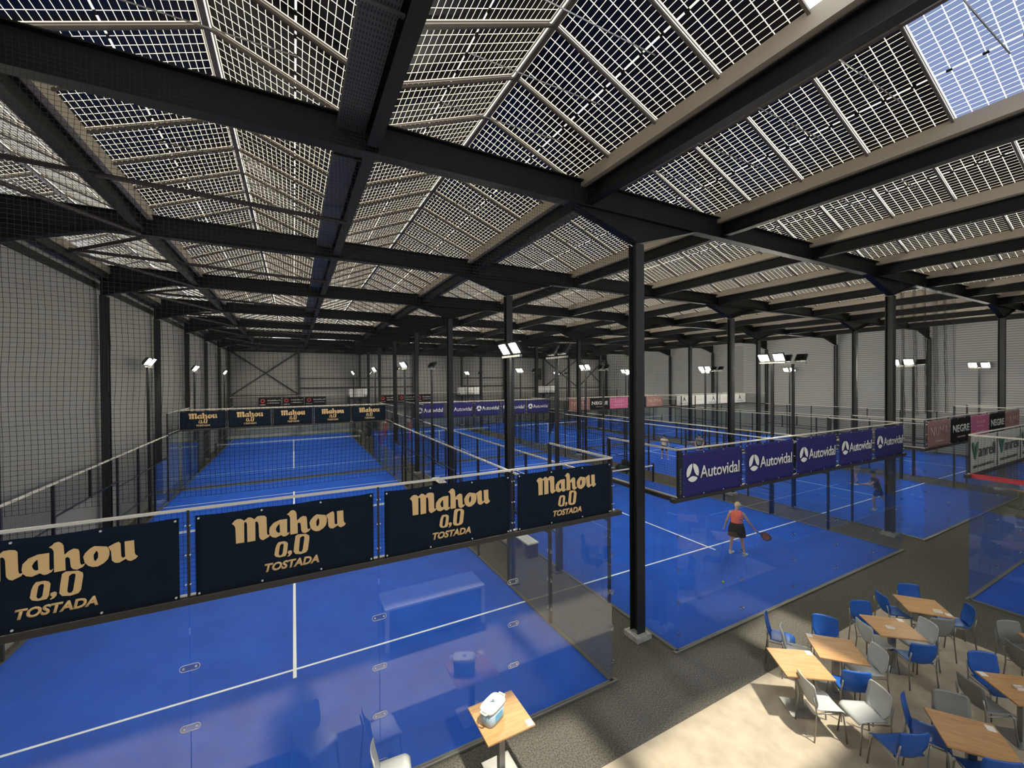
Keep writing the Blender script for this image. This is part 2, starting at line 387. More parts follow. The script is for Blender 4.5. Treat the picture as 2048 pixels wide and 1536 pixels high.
# valley beams, gutters, tray
P0, PD = -5.93, 4.02
RIDGES = [P0+PD*k for k in range(-1, 11)]
VALS = [P0+PD*(k+.5) for k in range(-1, 10)]
for i, x in enumerate(VALS):
    b = MB(); w = .085
    y0 = -5.4
    b.box((x-w, y0, 8.78), (x+w, YB-.1, 8.80)); b.box((x-w, y0, 9.06), (x+w, YB-.1, 9.08)); b.box((x-.008, y0, 8.8), (x+.008, YB-.1, 9.06))
    o = b.obj('valley_beam', MT['roofsteel'])
    tag(o, 'black steel beam running lengthwise under the %s roof valley from the left' % ordn(i+1), 'beam', 'lengthwise valley beams'); o['kind'] = 'thing'
    b = MB(); g = .17
    b.box((x-g, y0, 9.10), (x+g, YB-.1, 9.112)); b.box((x-g, y0, 9.112), (x-g+.012, YB-.1, 9.33)); b.box((x+g-.012, y0, 9.112), (x+g, YB-.1, 9.33))
    o = b.obj('roof_gutter', MT['zinc'])
    tag(o, 'beige metal gutter in the %s roof valley from the left' % ordn(i+1), 'gutter', 'roof valley gutters'); o['kind'] = 'thing'
# eave gutter and eave beam along the left wall
b = MB(); b.box((-10.5, -5.4, 8.93), (-10.2, YB-.1, 8.945)); b.box((-10.215, -5.4, 8.945), (-10.2, YB-.1, 9.15)); b.box((-10.5, -5.4, 8.945), (-10.485, YB-.1, 9.15))
tag(b.obj('roof_gutter', MT['zinc']), 'grey eave gutter along the top of the left wall', 'gutter'); 
tag(MB().box((-10.32, -5.4, 8.70), (-10.18, YB-.1, 8.9)).obj('eave_beam', MT['roofsteel']), 'black eave beam under the gutter along the left wall', 'beam')
# perforated cable tray beside the second valley beam
tr = thing('cable_tray', 'grey perforated cable tray beside the roof beam overhead', 'cable tray', (-4.2, 0, 9.02))
b = MB(); ys = -5.0
MT['tray'] = mat('galvanised tray', (0.085, 0.083, 0.08), 0.6)
n, l, bs = nodes(MT['tray'])
tc = n.new('ShaderNodeTexCoord'); sp = n.new('ShaderNodeSeparateXYZ'); l.new(tc.outputs['Object'], sp.inputs[0])
def _m(op, a, bb):
    k = n.new('ShaderNodeMath'); k.operation = op
    for i, v in enumerate((a, bb)):
        if isinstance(v, (int, float)): k.inputs[i].default_value = v
        else: l.new(v, k.inputs[i])
    return k.outputs[0]
sx = _m('LESS_THAN', _m('FRACT', _m('DIVIDE', sp.outputs[0], .033), 0), .35); sy = _m('LESS_THAN', _m('FRACT', _m('DIVIDE', sp.outputs[1], .075), 0), .5)
mx = n.new('ShaderNodeMix'); mx.data_type = 'RGBA'; l.new(_m('MULTIPLY', sx, sy), mx.inputs[0])
mx.inputs[6].default_value = (0.085, 0.083, 0.08, 1); mx.inputs[7].default_value = (0.006, 0.006, 0.007, 1); l.new(mx.outputs[2], bs.inputs['Base Color'])
b.box((-.19, ys, 0), (.19, YB-.2, .004)); b.box((-.19, ys, .004), (-.186, YB-.2, .07)); b.box((.186, ys, .004), (.19, YB-.2, .07))
b.obj('perforated_base', MT['tray'], tr)
for k in range(15):
    y = -4.5+k*3.0
    MB().box((-.21, y-.025, -.03), (.24, y+.025, -.004)).obj('support_bracket', MT['alu' if k < 0 else 'tray'], tr)
# wind bracing under the left roof strip
for k in range(len(YR)-1):
    ym = (YR[k]+YR[k+1])/2
    t = thing('wind_brace', 'dark brown roof bracing tubes at the left eave between beams %s and %s' % (ordn(k+1), ordn(k+2)), 'roof brace', (0, 0, 0), 0, 'roof wind braces')
    MB().tube([(-10.16, ym, 8.93), (-3.95, ym, 8.72)], .045, 8).obj('strut_tube', MT['brace'], t)
    MB().tube([(-10.16, ym, 8.88), (-7.98, YR[k]+.12, 8.72)], .045, 8).obj('diagonal_tube', MT['brace'], t)
    MB().tube([(-10.16, ym, 8.88), (-7.98, YR[k+1]-.12, 8.72)], .045, 8).obj('diagonal_tube', MT['brace'], t)
# wall posts, rails and X braces on the back wall
for i, x in enumerate([-4.5, 7.2, 18.9, 30.7]):
    tag(MB().box((x-.09, YB-.26, 0), (x+.09, YB-.08, 8.7)).obj('wall_post', MT['steel']), 'black wall post on the back wall, %s from the left' % ordn(i+1), 'post', 'back wall posts')
for i, (xa, xb, z) in enumerate([(-4.41, 1.25, 5.72), (-4.41, 1.25, 4.74), (-10.2, -4.6, 4.05), (1.5, 7.1, 5.72), (1.5, 7.1, 4.74), (13.2, 18.8, 5.72), (13.2, 18.8, 4.74), (18.99, 24.6, 4.4), (24.9, 30.6, 4.3), (30.8, 35.5, 4.3)]):
    tag(MB().box((xa, YB-.2, z-.07), (xb, YB-.08, z+.07)).obj('wall_rail', MT['steel']), 'black horizontal rail on the back wall, %s of ten counted from the left' % ordn(i+1), 'rail', 'back wall rails')
for i, (xa, xb, za, zb) in enumerate([(-10.2, -4.6, 4.15, 8.35), (24.95, 30.6, 4.4, 8.3), (30.8, 35.4, 4.4, 8.3)]):
    t = thing('cross_brace', ['black X brace on the back wall at the left corner', 'black X brace on the back wall before the right corner', 'black X brace on the back wall at the right corner'][i], 'brace', (0,0,0), 0, 'X braces')
    MB().bar((xa, YB-.16, za), (xb, YB-.16, zb), .05, .15).obj('brace_bar', MT['steel'], t)
    MB().bar((xa, YB-.11, zb), (xb, YB-.11, za), .05, .15).obj('brace_bar', MT['steel'], t)

# ------------------------------------------------------------------ see-through solar roof
YN0, YP = -3.21, 1.06
PW, PL = 1.035, 2.09
ANG = math.atan2(0.78, 1.94)
def panel_mesh(name, pm):
    b = MB(); w, L = PW/2, PL/2
    b.add([(-w,-L,0),(w,-L,0),(w,L,0),(-w,L,0)], [(0,1,2,3)], 0)
    for (x0,y0,x1,y1) in ((-w,-L,-w+.008,L),(w-.008,-L,w,L),(-w,-L,w,-L+.008),(-w,L-.008,w,L)): b.box((x0,y0,-.012),(x1,y1,.012),1)
    me = b.mesh(name, [pm, MT['alu']])
    uv = me.uv_layers.new(name='UVMap')
    for p in me.polygons:
        for li in p.loop_indices:
            v = me.vertices[me.loops[li].vertex_index].co
            uv.data[li].uv = (v.x/PW+.5, v.y/PL+.5)
    return me
pm_dark = panel_mesh('solar_panel', MT['pv']); pm_clear = panel_mesh('solar_panel_clear', MT['pvclear'])
jb = MB().box((-.03, -.016, -.022), (.03, .016, -.004)).mesh('junction_box', MT['jbox'])
def panel_matrix(rx, side, y):
    # side -1: slope to the left of the ridge, +1: to the right; local y runs up the slope
    s = side
    up = Vector((-s*math.cos(ANG), 0, math.sin(ANG)))
    nrm = Vector((s*math.sin(ANG), 0, math.cos(ANG)))
    xax = up.cross(nrm)
    c = Vector((rx + s*(.055+math.cos(ANG)*PL/2), y, 10.07 - math.sin(ANG)*PL/2))
    M = Matrix.Identity(4)
    for i in range(3): M[i][0] = xax[i]; M[i][1] = up[i]; M[i][2] = nrm[i]; M[i][3] = c[i]
    return M
allp = []
for gi, rx in enumerate(RIDGES):
    for side in (-1, 1):
        for j in range(-8, 42):
            y = YN0 + YP*(j+.5)
            if y > YB-.3: continue
            clear = j < 0 and rx < 4
            if clear and (j < -1 or rx < 1): continue
            if j == -1 and side < 0 and 4 < rx < 8: continue
            if j < -2 and rx < 4: continue
            Mx = panel_matrix(rx, side, y)
            px, py, z = project(Mx.translation)
            nrm = Vector((Mx[0][2], Mx[1][2], Mx[2][2]))
            d = CAM - Mx.translation
            facing = -nrm.dot(d.normalized())
            vis = z > .3 and -250 < px < 2300 and -250 < py < 1600 and facing > 0.02
            area = facing/d.length_squared if vis else 0
            allp.append((area, gi, side, j, Mx, clear))
allp.sort(key=lambda t: -t[0])
rest = MB(); ruv = []
for k, (area, gi, side, j, Mx, clear) in enumerate(allp):
    if k < 300 and area > 0:
        o = bpy.data.objects.new('solar_panel', pm_clear if clear else pm_dark); C.objects.link(o); o.matrix_world = Mx
        sl = 'left' if side < 0 else 'right'
        if clear: lab = 'bright bluish solar panel, %s before front beam, %s slope of %s ridge from left' % (ordn(-j), sl, ordn(gi+1))
        elif j < 0: lab = 'see-through solar panel, %s before front beam, %s slope of %s roof ridge from left' % (ordn(-j), sl, ordn(gi+1))
        else: lab = 'see-through solar panel, %s from near end, %s slope of %s roof ridge from left' % (ordn(j+1), sl, ordn(gi+1))
        tag(o, lab, 'solar panel', 'see-through solar roof panels'); o['kind'] = 'thing'
        if k < 60:
            for q in (-.345, 0, .345):
                jo = bpy.data.objects.new('junction_box', jb); C.objects.link(jo); jo.parent = o; jo.location = (q, 0, 0)
    else:
        w, L = PW/2, PL/2; n0 = len(rest.v)
        rest.add([Mx @ Vector(q) for q in ((-w,-L,0),(w,-L,0),(w,L,0),(-w,L,0))], [(0,1,2,3)])
me = rest.mesh('solar_panel_rest', MT['pv'])
uv = me.uv_layers.new(name='UVMap')
for i in range(len(me.loops)): uv.data[i].uv = ((0,0),(1,0),(1,1),(0,1))[i % 4]
o = bpy.data.objects.new('distant_solar_panels', me); C.objects.link(o); o['kind'] = 'stuff'
tag(o, 'mass of see-through solar panels over the far end of the hall', 'solar panel')
# gable rails under the panels: one A-shaped rail pair with its tie rod every panel joint
b = MB()
zr, dz, dx = 10.02, 0.78, 1.94
for s in (-1, 1): b.bar((s*.02, 0, zr+.012), (s*dx, 0, zr+.012-dz), .034, .032)
rail_me = b.mesh('rafter_rail', MT['alu'])
tie_me = MB().tube([(-1.05, .33, zr-.07-dz*1.05/dx), (1.05, .33, zr-.07-dz*1.05/dx)], .009, 5).mesh('tie_rod', MT['legmetal'])
for gi, rx in enumerate(RIDGES):
    t = thing('gable_frame', 'aluminium rails and tie rods under the %s roof ridge from the left' % ordn(gi+1), 'roof frame', (rx, 0, 0), 0, 'gable rail frames')
    y0 = YN0-(0 if rx < 1 else (1 if rx < 4 else 8))*YP
    MB().box((-.035, y0, zr-.02), (.035, YB-.2, zr+.03)).obj('ridge_rail', MT['alu'], t)
    b = MB()
    for s in (-1, 1):
        b.add([(0, y0, zr+.10), (s*.075, y0, zr+.062), (s*.075, YB-.2, zr+.062), (0, YB-.2, zr+.10)], [(0,1,2,3)])
    b.obj('added_ridge_strip', MT['cap'], t)  # strip added over the ridge gap to keep sun stripes off the courts
    for j in range(-9, 42):
        y = YN0+YP*j
        if y < y0-.01 or y > YB-.3: continue
        ro = bpy.data.objects.new('rafter_rail', rail_me); C.objects.link(ro); ro.parent = t; ro.location = (0, y, 0)
        if -1 <= j < 12 and gi < 6:
            to = bpy.data.objects.new('tie_rod', tie_me); C.objects.link(to); to.parent = t; to.location = (0, y, 0)

# ------------------------------------------------------------------ hanging ball nets
def cord(b, p, q, w):
    p, q = Vector(p), Vector(q); d = (q-p).normalized()
    a = d.cross(Vector((0,1,0)))
    if a.length < .1: a = d.cross(Vector((0,0,1)))
    a.normalize(); c = a.cross(d)
    vs = []
    for e in (p, q):
        for t in (0, 2.094, 4.189): vs.append(e + (a*math.cos(t)+c*math.sin(t))*w/2)
    b.add(vs, [(0,1,4,3),(1,2,5,4),(2,0,3,5)])
def net_plane(x0, x1, z0, z1, fy, cell, w, seg=0.0, jig=0.0):
    """knotted net of square cells; fy(x, z) gives the y of the cloth"""
    b = MB(); nx = int((x1-x0)/cell); nz = int((z1-z0)/cell)
    def P(x, z):
        jx = jig*(math.sin(z*2.3+x*.9)+.6*math.sin(z*5.1+x*2.2)); jz = jig*.8*math.sin(x*2.0+z*.7)
        return (x+jx, fy(x, z), z+jz)
    for i in range(nx+1):
        x = x0+i*cell; zs = [z0, z1] if not seg else [z0+(z1-z0)*k/max(1, int((z1-z0)/seg)) for k in range(int((z1-z0)/seg)+1)]
        for a, c in zip(zs, zs[1:]): cord(b, P(x, a), P(x, c), w)
    for i in range(nz+1):
        z = z0+i*cell; xs = [x0, x1] if not seg else [x0+(x1-x0)*k/max(1, int((x1-x0)/seg)) for k in range(int((x1-x0)/seg)+1)]
        for a, c in zip(xs, xs[1:]): cord(b, P(a, z), P(c, z), w)
    return b
o = net_plane(-10.2, 1.2, 4.05, 8.95, lambda x, z: .42, .05, .0042, .35, .012).obj('ball_net', MT['net'])
tag(o, 'black netting hanging above the nearest dark navy beer banners', 'net')
o = net_plane(-10.2, 35.4, 4.05, 8.7, lambda x, z: 20.3, .065, .006).obj('ball_net', MT['net'])
tag(o, 'black netting hung across the whole hall behind the far banners', 'net')
def fy(x, z): return .40 + .09*math.sin((x-12.4)*7+.3*z)+.03*math.sin((x-12.4)*17+z)
o = net_plane(12.5, 17.4, 4.1, 8.7, fy, .04, .0036, .16, .02).obj('ball_net', MT['net'])
tag(o, 'gathered wavy black net curtain hanging around the column by the rose banner', 'net')
# ------------------------------------------------------------------ padel courts
COURTS = [
 # x0, x1, y0, name
 (-10.0, 0.0, 0.0, 'nearest left court behind the dark navy banners'),
 (1.69, 11.74, 0.0, 'near court behind the indigo banners'),
 (13.47, 23.49, 0.0, 'near court behind the rose and black banners'),
 (25.2, 35.2, 0.0, 'near court along the right wall'),
 (-10.0, 0.0, 20.6, 'far left court'),
 (1.69, 11.74, 20.6, 'far court second from the left'),
 (13.47, 23.49, 20.6, 'far court third from the left'),
 (25.2, 35.2, 20.6, 'far court at the right wall'),
 (9.45, 19.45, -22.02, 'court beside the cafe tables at the right edge'),
]
def grid_x(b, x0, x1, z0, z1, y, cell, w):
    for i in range(int((x1-x0)/cell)+1): cord(b, (x0+i*cell, y, z0), (x0+i*cell, y, z1), w)
    for i in range(int((z1-z0)/cell)+1): cord(b, (x0, y, z0+i*cell), (x1, y, z0+i*cell), w)
def grid_y(b, y0, y1, z0, z1, x, cell, w):
    def c2(p, q):
        p, q = Vector(p), Vector(q); h = w/2
        d = (q-p).normalized(); a = Vector((1,0,0)); c = a.cross(d); vs = []
        for e in (p, q):
            for t in (0, 2.094, 4.189): vs.append(e+(a*math.cos(t)+c*math.sin(t))*h)
        b.add(vs, [(0,1,4,3),(1,2,5,4),(2,0,3,5)])
    for i in range(int((y1-y0)/cell)+1): c2((x, y0+i*cell, z0), (x, y0+i*cell, z1))
    for i in range(int((z1-z0)/cell)+1): c2((x, y0, z0+i*cell), (x, y1, z0+i*cell))
def clamp(b, c, axis, near):
    pass
def clamp_obj(parent, cx, cy, cz, axis, sgn, big):
    """clear stadium-shaped clamp plate with two bolts, sits on both sides of a glass joint"""
    if axis == 'corner':
        b = MB().box((-.05, -.05, -.03), (.0, -.012, .03)).box((.012, -.012, -.03), (.05, .04, .03))
        o = b.obj('clamp_bracket', MT['clamp'], parent, bevel=.006); o.location = (cx, cy, cz)
    else:
        pts = []
        for k in range(9): t = -math.pi/2+math.pi*k/8; pts.append((.055+.035*math.cos(t), .035*math.sin(t)))
        for k in range(9): t = math.pi/2+math.pi*k/8; pts.append((-.055+.035*math.cos(t), .035*math.sin(t)))
        n = len(pts); b = MB()
        if axis == 'x':
            vs = [(p[0], -.020, p[1]) for p in pts]+[(p[0], -.008, p[1]) for p in pts]
        else:
            vs = [(-.020, p[0], p[1]) for p in pts]+[(-.008, p[0], p[1]) for p in pts]
        b.add(vs, [tuple(range(n)), tuple(range(2*n-1, n-1, -1))]+[(i, i+n, (i+1)%n+n, (i+1)%n) for i in range(n)])
        rim = [(p[0], -.0195, p[1]) if axis == 'x' else (-.0195, p[0], p[1]) for p in pts]
        b.mi = [0]*len(b.f)
        for q0, q1 in zip(rim if big else [], rim[1:]+rim[:1]): b.bar(q0, q1, .004, .004, 1, (0, 1, 0) if axis == 'x' else (1, 0, 0))
        o = b.obj('clamp_plate', [MT['clamp'], MT['sticker']], parent); o.location = (cx, cy, cz)
    bo = MB()
    for q in (-.055, .055):
        if axis == 'x': bo.tube([(q, -.026, 0), (q, -.0205, 0)], .011, 8)
        elif axis == 'y': bo.tube([(-.026, q, 0), (-.0205, q, 0)], .011, 8)
    if bo.v: 
        bb = bo.obj('bolt_pair', MT['chrome'], parent); bb.location = (cx, cy, cz)
pane_cache = {}
def pane(parent, a, b_):
    return MB().box(a, b_).obj('glass_pane', MT['pane'], parent)
def court(idx, x0, x1, y0, nm):
    y1 = y0+20
    near = idx in (0, 1, 2, 8)
    # playing surface
    t = thing('court_surface', 'blue turf with white lines, ' + nm, 'court surface', (x0, y0, 0), 0, 'blue court surfaces')
    MB().box((.0, 0, .001), (x1-x0, 20, .014)).obj('blue_turf', MT['turf'], t)
    b = MB(); xm = (x1-x0)/2
    for yy in (3.05, 16.95): b.box((0.02, yy-.025, .014), (x1-x0-.02, yy+.025, .0165))
    b.box((xm-.03, 2.8, .0165), (xm+.03, 17.2, .0175))
    b.obj('white_lines', MT['line'], t)
    # low dark kerb under the glass
    e = thing('court_enclosure', 'glass and black mesh enclosure of the ' + nm, 'court enclosure', (0, 0, 0), 0, 'court enclosures')
    kerb = MB()
    ya, yb = (y0, y1)
    ends = [(y0, -1), (y1, 1)] if idx != 8 else [(y1, 1)]
    for yy, s in ends:
        kerb.box((x0-.10, yy-.04, .0), (x1+.10, yy+.04, .03))
        n = 5
        for k in range(n):
            xa, xb = x0+(x1-x0)*k/n, x0+(x1-x0)*(k+1)/n
            p = pane(e, (xa+.004, yy-.006, .03), (xb-.004, yy+.006, 2.98))
            if near and s < 0 and k < 4 or (idx == 8 and k < 2):
                for z in (.35, .98, 1.62, 2.28): clamp_obj(p, xb, yy, z, 'x', s, idx == 0)
        # bronze beam on the glass
        rb = MB().box((x0-.16, yy-.055, 2.975), (x1+.2, yy+.055, 3.055))
        rb.obj('glass_beam', MT['beam'], e, bevel=.008)
        # upper mesh panels with posts
        for k in range(n+1):
            xa = x0+(x1-x0)*k/n
            MB().box((xa-.0125, yy-.016, 3.055), (xa+.0125, yy+.016, 4.0)).obj('fence_post', MT['fence'], e)
            if near and s < 0:
                c = MB()
                for z in (3.2, 3.52, 3.84):
                    for q in (-.02, .02): c.tube([(xa+q, yy-.05, z), (xa+q, yy-.032, z)], .008, 6)
                c.obj('bolt_row', MT['chrome'], e)
        MB().box((x0-.02, yy-.013, 3.99), (x1+.02, yy+.013, 4.02)).obj('top_rail', MT['rail'], e)
        MB().box((x0-.03, yy-.014, 3.06), (x1+.03, yy+.014, 3.078)).obj('lower_rail', MT['rail'] if near else MT['fence'], e)
        b = MB(); grid_x(b, x0, x1, 3.06, 4.0, yy+.025*(-1 if idx == 8 else 1), .05, .0035); b.obj('wire_mesh', MT['net'], e)
    sides = (x0, x1)
    for sx in sides:
        if idx == 8 and sx == x1: continue
        out = -1 if sx == x0 else 1
        kerb.box((sx-.04, y0, 0), (sx+.04, y1, .03))
        for yy, d in ((y0, 1), (y1, -1)):
            if idx == 8 and d > 0: continue
            # 3 m high glass then 2 m high glass, mesh above
            a, c = sorted((yy, yy+2*d))
            p = pane(e, (sx-.006, a+.012, .03), (sx+.006, c-.004, 2.98))
            a2, c2 = sorted((yy+2*d, yy+4*d))
            p2 = pane(e, (sx-.006, a2+.004, .03), (sx+.006, c2-.004, 2.0))
            if near and d > 0:
                for z in (.35, .98, 1.62, 2.28):
                    clamp_obj(p, sx, yy, z, 'corner', 1, True)
                    if z < 2: clamp_obj(p, sx, yy+2*d, z, 'y', 1, idx == 0)
            redbeam = idx == 8
            MB().box((sx-.06, a, 2.975), (sx+.06, c, 3.05)).obj('side_beam', MT['redbeam'] if redbeam else MT['beam'], e)
            MB().box((sx-.018, a, 3.052), (sx+.018, c, 3.075)).obj('side_rail', MT['redbeam'] if redbeam else MT['rail'], e)
            MB().box((sx-.025, a2, 2.0), (sx+.025, c2, 2.05)).obj('side_rail', MT['fence'], e)
            MB().box((sx-.018, a, 3.985), (sx+.018, c, 4.02)).obj('top_rail', MT['rail'], e)
            for q, zt in ((yy+2*d, 4.0), (yy+4*d, 3.0)):
                MB().box((sx-.03, q-.03, .03), (sx+.03, q+.03, zt)).obj('fence_post', MT['fence'], e)
            b = MB(); grid_y(b, a, c, 3.05, 4.0, sx, .05, .0035); grid_y(b, a2, c2, 2.05, 3.0, sx, .05, .0035)
            b.obj('wire_mesh', MT['net'], e)
        if idx == 8:
            MB().box((sx-.03, y1-10, 3.0), (sx+.03, y1-2, 3.04)).obj('top_rail', MT['redbeam'], e)
            continue
        # 12 m of mesh with a door gap in the middle
        MB().box((sx-.025, y0+2, 3.0), (sx+.025, y1-2, 3.04)).obj('top_rail', MT['rail'], e)
        for q in (6, 8, 12, 14):
            MB().box((sx-.03, y0+q-.03, .03), (sx+.03, y0+q+.03, 3.0)).obj('fence_post', MT['fence'], e)
        MB().box((sx-.03, y0+10-.03, 2.2), (sx+.03, y0+10+.03, 3.0)).obj('fence_post', MT['fence'], e)
        for (qa, qb, z) in ((4, 8, 2.02), (4, 8, 1.0), (12, 16, 2.02), (12, 16, 1.0), (8, 12, 2.22)):
            MB().box((sx-.018, y0+qa, z-.018), (sx+.018, y0+qb, z+.018)).obj('mid_rail', MT['fence'], e)
        b = MB()
        cell = .05 if idx in (0, 1, 4) else .06
        grid_y(b, y0+4, y0+8, .05, 3.0, sx, cell, .0035); grid_y(b, y0+12, y0+16, .05, 3.0, sx, cell, .0035); grid_y(b, y0+8, y0+12, 2.22, 3.0, sx, cell, .0035)
        b.obj('wire_mesh', MT['net'], e)
    kerb.obj('kerb_strip', MT['kerb'], e)
    # net
    if idx == 8: return
    t = thing('padel_net', 'black padel net with white tape, ' + nm, 'net', ((x0+x1)/2, y0+10, 0), 0, 'padel nets')
    hw = (x1-x0)/2
    b = MB(); grid_x(b, -hw+.08, hw-.08, .05, .86, 0, .05, .004); b.obj('net_mesh', MT['net'], t)
    b = MB(); b.box((-hw+.06, -.014, .84), (hw-.06, .014, .90)); b.obj('top_tape', MT['tape'], t)
    MB().box((-.03, -.018, .015), (.03, .018, .90)).obj('centre_strap', MT['tape'], t)
    for s in (-1, 1): MB().box((s*(hw-.05)-.04, -.04, .015), (s*(hw-.05)+.04, .04, 1.0)).obj('net_post', MT['fence'], t)
for i, c in enumerate(COURTS): court(i, *c)

# floodlight poles beside the courts
def pole_proto():
    t = thing('floodlight_pole', 'x', 'floodlight', (0, 0, 0), 0, 'court floodlight poles')
    MB().box((-.045, -.045, 0), (.045, .045, 6.0)).obj('pole', MT['fence'], t)
    MB().box((-.14, -.14, 0), (.14, .14, .02)).obj('base_plate', MT['fence'], t)
    MB().box((-.035, -.5, 6.0), (.035, .5, 6.05)).obj('crossbar', MT['legmetal'], t)
    for s in (-.29, .29):
        h = bpy.data.objects.new('floodlight', None)
        b = MB(); b.box((-.05, -.2, -.16), (.03, .2, .16), 0)
        for k in range(7): b.box((-.085, -.15+k*.047, -.12), (-.05, -.142+k*.047, .12), 0)
        hd = b.obj('floodlight', [MT['fence']], t)
        hd.location = (.05, s, 6.24); hd.rotation_euler = (0, math.radians(33), 0)
        MB().box((.0302, -.18, -.14), (.034, .18, .14)).obj('lamp_lens', MT['lampface'], hd)
        MB().bar((-.02, 0, -.12), (-.06, 0, -.2), .05, .02).obj('bracket', MT['legmetal'], hd)
    return t
pp = pole_proto(); first = True
sidew = {0: 'left', 1: 'right'}
for ci, (x0, x1, y0, nm) in enumerate(COURTS[:8]):
    for si, sx in enumerate((x0-.13, x1+.13)):
        for yi, dy in enumerate((4.0, 15.85)):
            o = pp if first else copy_tree(pp); first = False
            o.location = (sx, y0+dy, 0); o.rotation_euler = (0, 0, 0 if si == 0 else math.pi)
            short = ['nearest left court', 'indigo-banner court', 'rose-banner court', 'near right-wall court', 'far left court', 'far second court', 'far third court', 'far right-wall court'][ci]
            o['label'] = 'twin floodlight on black pole, %s side of %s, %s pole' % (sidew[si], short, ['nearer', 'farther'][yi])
# ------------------------------------------------------------------ banners
MAHOU = {"m":[(-0.597,0.3),(-0.572,0.332),(-0.544,0.346),(-0.511,0.342),(-0.49,0.325),(-0.481,0.315),(-0.443,0.347),(-0.414,0.344),(-0.393,0.327),(-0.381,0.318),(-0.354,0.345),(-0.316,0.348),(-0.278,0.34),(-0.262,0.32),(-0.259,0.139),(-0.253,0.113),(-0.238,0.114),(-0.223,0.122),(-0.24,0.089),(-0.298,0.061),(-0.323,0.075),(-0.338,0.104),(-0.342,0.25),(-0.348,0.277),(-0.361,0.29),(-0.373,0.285),(-0.374,0.07),(-0.452,0.067),(-0.454,0.277),(-0.461,0.296),(-0.473,0.301),(-0.481,0.292),(-0.482,0.07),(-0.56,0.069),(-0.565,0.245),(-0.571,0.27),(-0.582,0.285)],
"a":[(-0.238,0.144),(-0.231,0.196),(-0.192,0.243),(-0.13,0.268),(-0.052,0.268),(-0.053,0.111),(-0.044,0.099),(-0.025,0.112),(-0.038,0.082),(-0.07,0.066),(-0.093,0.066),(-0.117,0.087),(-0.171,0.066),(-0.209,0.08),(-0.23,0.107)],
"ah":[(-0.131,0.223),(-0.154,0.201),(-0.17,0.168),(-0.162,0.136),(-0.147,0.119),(-0.127,0.121)],
"h":[(-0.055,0.322),(-0.032,0.337),(-0.016,0.358),(0.012,0.363),(0.036,0.345),(0.047,0.317),(0.051,0.229),(0.084,0.261),(0.116,0.277),(0.149,0.265),(0.157,0.24),(0.161,0.129),(0.169,0.105),(0.189,0.111),(0.202,0.116),(0.18,0.083),(0.139,0.065),(0.109,0.077),(0.095,0.103),(0.089,0.187),(0.075,0.204),(0.057,0.196),(0.058,0.077),(-0.021,0.075),(-0.022,0.277),(-0.033,0.306)],
"o":[(0.184,0.18),(0.198,0.215),(0.231,0.252),(0.265,0.272),(0.357,0.25),(0.376,0.214),(0.377,0.167),(0.365,0.122),(0.335,0.089),(0.288,0.064),(0.251,0.067),(0.218,0.087),(0.194,0.123)],
"oh":[(0.281,0.225),(0.293,0.199),(0.292,0.153),(0.272,0.119),(0.26,0.139),(0.259,0.186)],
"u":[(0.366,0.243),(0.417,0.271),(0.447,0.281),(0.462,0.26),(0.465,0.131),(0.476,0.111),(0.496,0.119),(0.492,0.275),(0.566,0.275),(0.57,0.144),(0.578,0.12),(0.596,0.106),(0.578,0.082),(0.539,0.066),(0.515,0.078),(0.501,0.097),(0.45,0.068),(0.416,0.074),(0.394,0.102),(0.388,0.197),(0.378,0.221)],
"z":[(-0.164,-0.021),(-0.145,0.008),(-0.086,0.009),(-0.058,-0.005),(-0.047,-0.029),(-0.059,-0.14),(-0.075,-0.169),(-0.135,-0.173),(-0.173,-0.158),(-0.187,-0.132),(-0.177,-0.063)],
"zh":[(-0.13,-0.036),(-0.114,-0.018),(-0.094,-0.02),(-0.091,-0.038),(-0.103,-0.131),(-0.116,-0.15),(-0.134,-0.152),(-0.144,-0.132)],
"c":[(-0.048,-0.119),(-0.021,-0.111),(-0.005,-0.123),(-0.007,-0.15),(-0.025,-0.174),(-0.048,-0.183),(-0.053,-0.175),(-0.036,-0.159),(-0.05,-0.14)],
"Z":[(0.033,0.047),(0.058,0.064),(0.147,0.054),(0.179,0.028),(0.182,-0.004),(0.165,-0.139),(0.145,-0.168),(0.088,-0.179),(0.031,-0.167),(0.012,-0.136),(0.019,-0.056)],
"Zh":[(0.081,0.015),(0.103,0.034),(0.125,0.03),(0.128,0.011),(0.109,-0.128),(0.096,-0.151),(0.075,-0.148),(0.067,-0.129)]}
